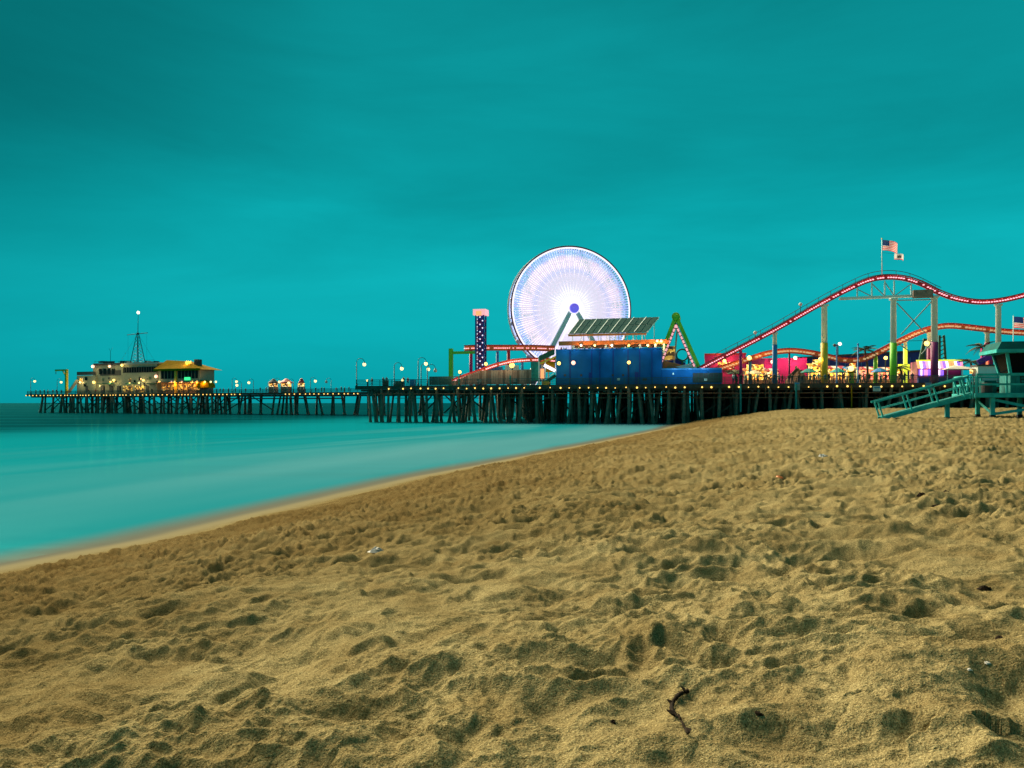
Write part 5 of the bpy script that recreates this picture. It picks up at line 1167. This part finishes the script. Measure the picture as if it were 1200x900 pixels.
# ------------------------------------------------------------------ people (small, far)
def person_mesh(name, pose, shirt, pants):
    J = {'pel': (0,0,.95), 'spi': (0,0,1.15), 'che': (0,.0,1.36), 'nec': (0,0,1.50), 'hea': (0,-.02,1.62), 'top': (0,-.01,1.74)}
    for sx, n in ((-1,'l'), (1,'r')):
        J['hip'+n] = (sx*.10,0,.90); J['kne'+n] = (sx*.11,-.02 if pose != 'walk' else -.18*sx,.50); J['ank'+n] = (sx*.12,.02 if pose != 'walk' else .22*sx*-1,.08); J['toe'+n] = (J['ank'+n][0], J['ank'+n][1]-.15, .04)
        J['sho'+n] = (sx*.19,0,1.42)
        if pose == 'lean': J['elb'+n] = (sx*.26,-.16,1.18); J['han'+n] = (sx*.16,-.40,1.14)
        elif pose == 'walk': J['elb'+n] = (sx*.25,.10*sx,1.15); J['han'+n] = (sx*.25,.10*sx-.16,.95)
        else: J['elb'+n] = (sx*.27,.03,1.14); J['han'+n] = (sx*.26,-.08,.88)
    E = [('pel','spi'),('spi','che'),('che','nec'),('nec','hea'),('hea','top')]
    for n in 'lr': E += [('pel','hip'+n),('hip'+n,'kne'+n),('kne'+n,'ank'+n),('ank'+n,'toe'+n),('che','sho'+n),('sho'+n,'elb'+n),('elb'+n,'han'+n)]
    rad = dict(pel=.14, spi=.13, che=.15, nec=.06, hea=.105, top=.07, hip=.10, kne=.07, ank=.05, toe=.04, sho=.075, elb=.05, han=.045)
    ks = list(J); me = bpy.data.meshes.new(name); me.from_pydata([J[k] for k in ks], [(ks.index(a), ks.index(b)) for a, b in E], [])
    o = bpy.data.objects.new('tmp', me); COL.objects.link(o); md = o.modifiers.new('s', 'SKIN'); sk = me.skin_vertices[0].data
    for i, k in enumerate(ks): r = rad.get(k, rad.get(k[:3])); sk[i].radius = (r, r*.85 if k in ('pel','spi','che') else r); sk[i].use_root = k == 'pel'
    sb = o.modifiers.new('d', 'SUBSURF'); sb.levels = 1
    dg = bpy.context.evaluated_depsgraph_get(); m2 = bpy.data.meshes.new_from_object(o.evaluated_get(dg)); m2.name = name
    bpy.data.objects.remove(o)
    m2.materials.clear()
    for m_ in (shirt, pants, M['skin'], M['dgrey']): m2.materials.append(m_)
    for p in m2.polygons:
        c = p.center; p.use_smooth = True
        p.material_index = 3 if c.z > 1.68 or c.z < .1 else 2 if c.z > 1.48 or (abs(c.x) > .22 and c.z < 1.05 and c.z > .8) else 0 if c.z > .95 else 1
    return m2
cloth = {k: mat('cloth_'+k, c, .9) for k, c in dict(red=(.25,.03,.03), navy=(.02,.03,.08), white=(.5,.5,.48), black=(.015,.015,.015), teal=(.03,.15,.16), brown=(.12,.07,.04)).items()}
PM = [person_mesh('person', 'stand', cloth['navy'], cloth['black']), person_mesh('person', 'lean', cloth['black'], cloth['navy']), person_mesh('person', 'walk', cloth['red'], cloth['black']),
      person_mesh('person', 'stand', cloth['white'], cloth['navy']), person_mesh('person', 'lean', cloth['teal'], cloth['brown']), person_mesh('person', 'walk', cloth['brown'], cloth['navy'])]
random.seed(33)
DRESS = ['navy top and black trousers', 'black top and navy trousers', 'red top and black trousers', 'white top and navy trousers', 'teal top and brown trousers', 'brown top and navy trousers']
def folk(pts, where, group):
    for (x_, y_, z_) in pts:
        k = random.randrange(6); o = place('person', PM[k], None, (x_, y_, z_), (0, 0, random.uniform(-.9, .9) if k in (1, 4) else random.uniform(-3.1, 3.1)))
        s_ = random.uniform(.93, 1.06); o.scale = (s_, s_, s_); tag(o, 'person in %s %s' % (DRESS[k], where), 'person', group)
zter = 7 + LP(bb, 712, 408.5).z - 1.05
folk([pier_pt(random.uniform(657, 772), 1.6 + random.uniform(.7, 5), zter) for _ in range(24)], 'on the rooftop terrace of the blue building', 'people on the rooftop terrace')
terr = bb  # the terrace floor carries them
MB().box(.15, xr-.15 if False else XB(775)-.15, .25, 16.8, zter-7.2, zter-7.0-.0).build('terrace_floor', M['grey'], bb)
folk([pier_pt(px_ + random.uniform(-2, 2), random.uniform(.8, 6)) for px_ in list(range(858, 1072, 6))], 'strolling behind the pier railing near the stalls', 'people near the stalls')
folk([pier_pt(px_, random.uniform(1, 4)) for px_ in (436, 449, 453, 473, 478)], 'by the railing of the open pier corner', 'people at the pier corner')
folk([far_pt(px_, random.uniform(.8, 4)) for px_ in (42, 47, 52, 56, 62, 66, 72, 104, 112, 120, 148, 160, 178)], 'at the railing below the harbour office', 'people by the harbour office')
folk([far_pt(px_, random.uniform(.7, 2.)) for px_ in (190, 197, 203, 210, 215, 221, 228, 234, 240, 246)], 'along the railing in front of the restaurant', 'people by the restaurant')
folk([far_pt(px_, random.uniform(.8, 8)) for px_ in (254, 258, 262, 268, 276, 288, 305, 312, 326, 341, 349, 356, 370, 377, 380, 394, 400, 404, 409)], 'walking on the long pier near the kiosks', 'people on the long pier')

# ------------------------------------------------------------------ lifeguard tower
TZ = 2.80
lt = thing('lifeguard_tower', 'teal wooden lifeguard tower with long ramp and flat roof on sand', 'lifeguard tower', ((1144-CX)/FPX*45., 45., TZ), R(-15))
XT = lambda px, py, y=0: LP(lt, px, py, y)
T1, T2 = M['teal'], M['teal2']
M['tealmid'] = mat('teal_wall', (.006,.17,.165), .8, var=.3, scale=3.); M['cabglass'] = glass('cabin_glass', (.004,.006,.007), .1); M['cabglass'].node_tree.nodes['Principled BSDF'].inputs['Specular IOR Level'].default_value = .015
M['tealdark'] = mat('teal_roof', (.004,.09,.088), .8, var=.25, spec=.1, scale=2.)
zd = XT(1150, 460.5).z                      # deck level
W = 6.2; D = 4.6
def board(name, m_, *a, par=None): return MB().box(*a).build(name, m_, par or lt)
board('platform_fascia', T1, -.05, W, -.06, -.005, zd-.26, zd-.01); board('platform_fascia', T1, -.06, -.005, 0, D, zd-.26, zd-.01); board('platform_fascia', T1, -.05, W, D+.005, D+.06, zd-.26, zd-.01)
for k in range(int(W/.2)): board('deck_plank', T2, k*.2+.004, k*.2+.19, 0, D, zd-.045, zd)
for yb in (.3, 2.2, 4.2): board('joist', T2, .02, W, yb, yb+.1, zd-.25, zd-.047)
# legs and braces
for x_ in (.92, 3.2, 5.6):
    for y_ in (.25, 2.9):
        board('leg', T1, x_-.11, x_+.11, y_-.11, y_+.11, .24, zd-.26); board('footing', M['black'], x_-.13, x_+.13, y_-.13, y_+.13, -.6, .237)
for (p, q) in (((1.05,.3,1.12), (3.2,.3,.62)), ((1.05,.28,.30), (3.2,.28,.66)), ((3.3,.3,1.1), (5.5,.3,.4)), ((3.3,.28,.3), (5.5,.28,.95)), ((.92,.4,.35), (.92,2.8,1.05))):
    MB().beam(p, q, .05, .16).build('diagonal_brace', T1, lt)
# platform railing
zr = XT(1150, 438.6).z
def rail_run(p, q, n, par=None, skip0=False):
    p, q = Vector(p), Vector(q)
    for k in range(n+1):
        if skip0 and k == 0: continue
        c = lerp(p, q, k/n); MB().box(c.x-.045, c.x+.045, c.y-.045, c.y+.045, c.z-.2, c.z+zr-zd-.055).build('railing_post', T1, lt)
    for hh, th in ((zr-zd, .09), ((zr-zd)*.5, .12)):
        MB().beam(p+Vector((0,-.055,hh-.045)), q+Vector((0,-.055,hh-.045)), .05, th).build('railing_board', T1, lt)
rail_run((0.05, 0.03, zd), (W, .03, zd), 4); rail_run((.05, D-.03, zd), (W, D-.03, zd), 4)
rail_run((.04, 1.75, zd), (.04, D-.05, zd), 2)
MB().beam((.0,0.0,zr+.02), (W,0.0,zr+.02), .16, .045).build('cap_rail', T1, lt)
for k in range(5): board('baluster', T1, -.32+k*.13, -.27+k*.13, .0, .04, zd-.35, zr-.1) if k < 3 else None
# ramp: foot far left, slight lean of the posts
foot = XT(1033, 485, .35); foot = Vector((foot.x, .35, .05)); head = Vector((-.03, .35, zd)); RWD = 1.05
u_ = (head-foot).normalized(); upn = u_.cross(Vector((0,-1,0))).normalized(); 
if upn.z < 0: upn = -upn
for y_ in (.32, .32+RWD): MB().beam(foot+Vector((0,y_-.35,-.10)), head+Vector((0,y_-.35,-.12)), .06, .24).build('ramp_stringer', T1, lt)
nplk = int((head-foot).length/.2)
pl = MB().box(-.092, .092, 0, RWD-.07, -.02, .02).mesh('ramp_plank', T2)
pa = math.atan2(head.z-foot.z, head.x-foot.x)
for k in range(nplk): 
    c = lerp(foot, head, (k+.5)/nplk); place('ramp_plank', pl, lt, (c.x, .355, c.z+.045), (0, -pa, 0))
HR = 1.02
for y_ in (.27, .37+RWD):
    o_ = Vector((0, y_-.35, 0))
    for t_ in (.015, .33, .62, .90, .985): 
        c = lerp(foot, head, t_)+o_; MB().beam(c-upn*.22, c+upn*HR, .09, .10, up=(0,1,0)).build('ramp_post', T1, lt)
    MB().beam(foot+o_+upn*HR+u_*-.12, head+o_+upn*HR, .12, .10, up=(0,1,0)).build('ramp_handrail', T1, lt)
    MB().beam(foot+o_+upn*.52, head+o_+upn*.52, .05, .12, up=(0,1,0)).build('ramp_midrail', T1, lt)
sx = lerp(foot, head, .62); 
for y_ in (.85,): MB().box(sx.x+.5, sx.x+.74, y_-.1, y_+.1, -.5, sx.z+.0).build('ramp_support', T1, lt)
# cabin with outward leaning glazed walls
yc0, yc1 = .95, 2.75; xa = XT(1184, 437, yc0).x; xb2 = xa + 3.2; zs = XT(1185, 437.3, yc0).z; zw = XT(1185, 412.5, yc0).z; fl = .28
lean = [(xa, yc0), (xb2, yc0), (xb2, yc1), (xa, yc1)]; lt2 = [(xa-fl, yc0-fl), (xb2+fl, yc0-fl), (xb2+fl, yc1+fl), (xa-fl, yc1+fl)]
nb_ = 12
for k in range(nb_):
    a_ = xa+(xb2-xa)*k/nb_; board('wall_board', M['tealmid'], a_+.004, a_+(xb2-xa)/nb_-.004, yc0, yc0+.05, zd+.01, zs-.06)
for k in range(9):
    a_ = yc0+.06+(yc1-yc0-.06)*k/9; board('wall_board', M['tealmid'], xa, xa+.05, a_+.004, a_+(yc1-yc0-.06)/9-.004, zd+.01, zs-.06)
board('cabin_wall', T2, xa+.06, xb2, yc0+.06, yc1, zd+.005, zs-.065)
board('sill', T1, xa-.06, xb2+.06, yc0-.06, yc1+.06, zs-.058, zs+.01)
gl = MB()
for i in range(4):
    j = (i+1) % 4; p0, p1, p2, p3 = Vector((*lean[i], zs)), Vector((*lean[j], zs)), Vector((*lt2[j], zw)), Vector((*lt2[i], zw))
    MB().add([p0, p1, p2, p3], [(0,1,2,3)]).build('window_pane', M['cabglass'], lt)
    MB().beam(p0-Vector((0,0,-.01)), p3, .15, .15, up=(0,1,0)).build('corner_post', T1, lt)
    if i % 2 == 0:
        MB().beam(lerp(p0,p1,.5), lerp(p3,p2,.5), .08, .08, up=(0,1,0)).build('mullion', T1, lt)
    MB().beam(p3, p2, .12, .16).build('window_head', T1, lt)
# dark inner core so the cabin reads as an unlit room
board('dark_core', M['black'], xa+.35, xb2-.35, yc0+.45, yc1-.2, zs+.02, zw-.05)
ze = XT(1152, 409.5, .2).z; zt2 = XT(1165, 401, .8).z
ex0, ex1, ey0, ey1 = xa-.95, xb2+.75, yc0-.8, yc1+.5
MB().hexa([(ex0,ey0,ze-.06),(ex1,ey0,ze-.06),(ex1,ey1,ze-.06),(ex0,ey1,ze-.06),(ex0+.32,ey0+.25,zt2),(ex1-.32,ey0+.25,zt2),(ex1-.32,ey1-.25,zt2),(ex0+.32,ey1-.25,zt2)]).build('roof', M['tealdark'], lt)
for (p, q) in (((ex0,ey0),(ex1,ey0)), ((ex0,ey0),(ex0,ey1)), ((ex0,ey1),(ex1,ey1))): MB().beam((p[0],p[1],ze-.10), (q[0],q[1],ze-.10), .05, .20).build('roof_fascia', T1, lt)
for k in range(6): 
    y_ = ey0+.1+k*(ey1-ey0-.2)/5; board('rafter', T1, ex0+.05, ex1-.05, y_-.03, y_+.03, ze-.2, ze-.065)
# equipment on the deck
board('equipment_locker', M['tealdark'], .9, 1.55, 1.6, 2.6, zd+.005, zd+.75)
MB().lathe([(.28, 0), (.30, .05), (.30, .55), (.24, .6)], (.72, .55, zd+.003), 14).build('rescue_bin', M['black'], lt)
fc = bpy.data.curves.new('letter', 'FONT'); fc.body = 'B'; fc.size = .62; fc.extrude = .008; fo = bpy.data.objects.new('tmp', fc); COL.objects.link(fo)
fme = bpy.data.meshes.new_from_object(fo.evaluated_get(bpy.context.evaluated_depsgraph_get())); bpy.data.objects.remove(fo); fme.materials.clear(); fme.materials.append(M['black'])
pB = XT(1194.5, 449, yc0-.02); place('letter', fme, lt, (pB.x, yc0-.02, pB.z), (R(90), 0, 0))

# ------------------------------------------------------------------ things lying on the sand
def on_sand(px, py, it=4):
    zg = 2.5
    for _ in range(12):
        Y = (CAMZ-zg)*FPX/(py-HY); X = (px-CX)/FPX*Y; zg = .5*zg+.5*sand_at(X, Y)
    return Vector((X, Y, sand_at(X, Y)))
kp = [(806.5, 813.5), (801, 814.5), (796, 817.5), (792, 822), (788.5, 827), (787, 833), (788.5, 838), (792, 842), (797, 846), (800, 852), (803, 858), (806.5, 864.5)]
k_ = thing('kelp_strand', 'dark brittle curl of dried kelp lying on the sand', 'seaweed', on_sand(790, 840))
ko = Vector(k_.location); pts = [on_sand(a_, b_)-ko+Vector((0,0,.014)) for a_, b_ in kp]; pts = spline(pts, 4)
random.seed(6)
rr = [(.0072 if i < len(pts)*.62 else .0042)*random.uniform(.6, 1.6) for i in range(len(pts))]
MB().path(pts, rr, 6).build('stem', M['kelp'], k_, True)
for i, (a_, l_) in enumerate(((2, .03), (17, .025), (27, .035), (30, .03), (42, .02))):
    if a_ < len(pts)-1:
        p = pts[a_]; d_ = Vector((random.uniform(-1,1), random.uniform(-.6,.6), .25)).normalized()*l_; sd_ = Vector((0,.012,.004))
        MB().hexa([p-sd_-Vector((0,0,.004)), p+d_*.6-sd_*1.2, p+d_, p+sd_, p-sd_+Vector((0,0,.006)), p+d_*.6-sd_*1.2+Vector((0,0,.006)), p+d_+Vector((0,0,.004)), p+sd_+Vector((0,0,.006))]).build('blade', M['kelp'], k_)
def clump(px, py, r, m_, name, label, cat, seed, flat=.45, group=None):
    rd = random.Random(seed); p = on_sand(px, py); t = MB(); n = 9
    vs = [(0,0,r*flat)]
    for ring in range(1, 4):
        for i in range(n):
            a_ = 2*math.pi*i/n+ring*.3; q_ = r*ring/3*rd.uniform(.7, 1.3); vs.append((q_*math.cos(a_)*1.4, q_*math.sin(a_), r*flat*(1-(ring/3)**2)*rd.uniform(.4, 1.5) - (.3*r if ring == 3 else 0)))
    fs = [(0, 1+i, 1+(i+1) % n) for i in range(n)] + [(1+k*n+i, 1+(k+1)*n+i, 1+(k+1)*n+(i+1) % n, 1+k*n+(i+1) % n) for k in range(2) for i in range(n)]
    o = t.add(vs, fs).build(name, M[m_], None, False, p, rd.uniform(0, 6)); tag(o, label, cat, group); return o
clump(442, 647, .065, 'plast', 'plastic_bag', 'crumpled pale plastic bag half buried near the wet sand', 'bag', 1)
clump(965, 536, .13, 'plast', 'plastic_bag', 'crumpled pale plastic bag high on the beach before the pier', 'bag', 2)
clump(913, 562, .06, 'orange', 'litter_scrap', 'tiny orange scrap of litter on the upper beach', 'litter', 3)
clump(1157, 775, .012, 'shell', 'shell_chip', 'small white shell chip at the right of the sand', 'shell', 4)
clump(1136, 785, .010, 'shell', 'shell_chip', 'tiny white shell chip left of the other one', 'shell', 14)
dk = [(1080, 580, .05), (1101, 591, .06), (1059, 613, .05), (1109, 578, .04), (869, 660, .03), (926, 676, .025), (1155, 690, .03), (1172, 748, .022), (718, 846, .014), (888, 835, .015), (540, 770, .015)]
for i, (a_, b_, r_) in enumerate(dk): clump(a_, b_, r_, 'kelp', 'seaweed_scrap', 'small dark dry scrap of seaweed scattered on the sand', 'seaweed', 20+i, .5, 'seaweed scraps on the sand')
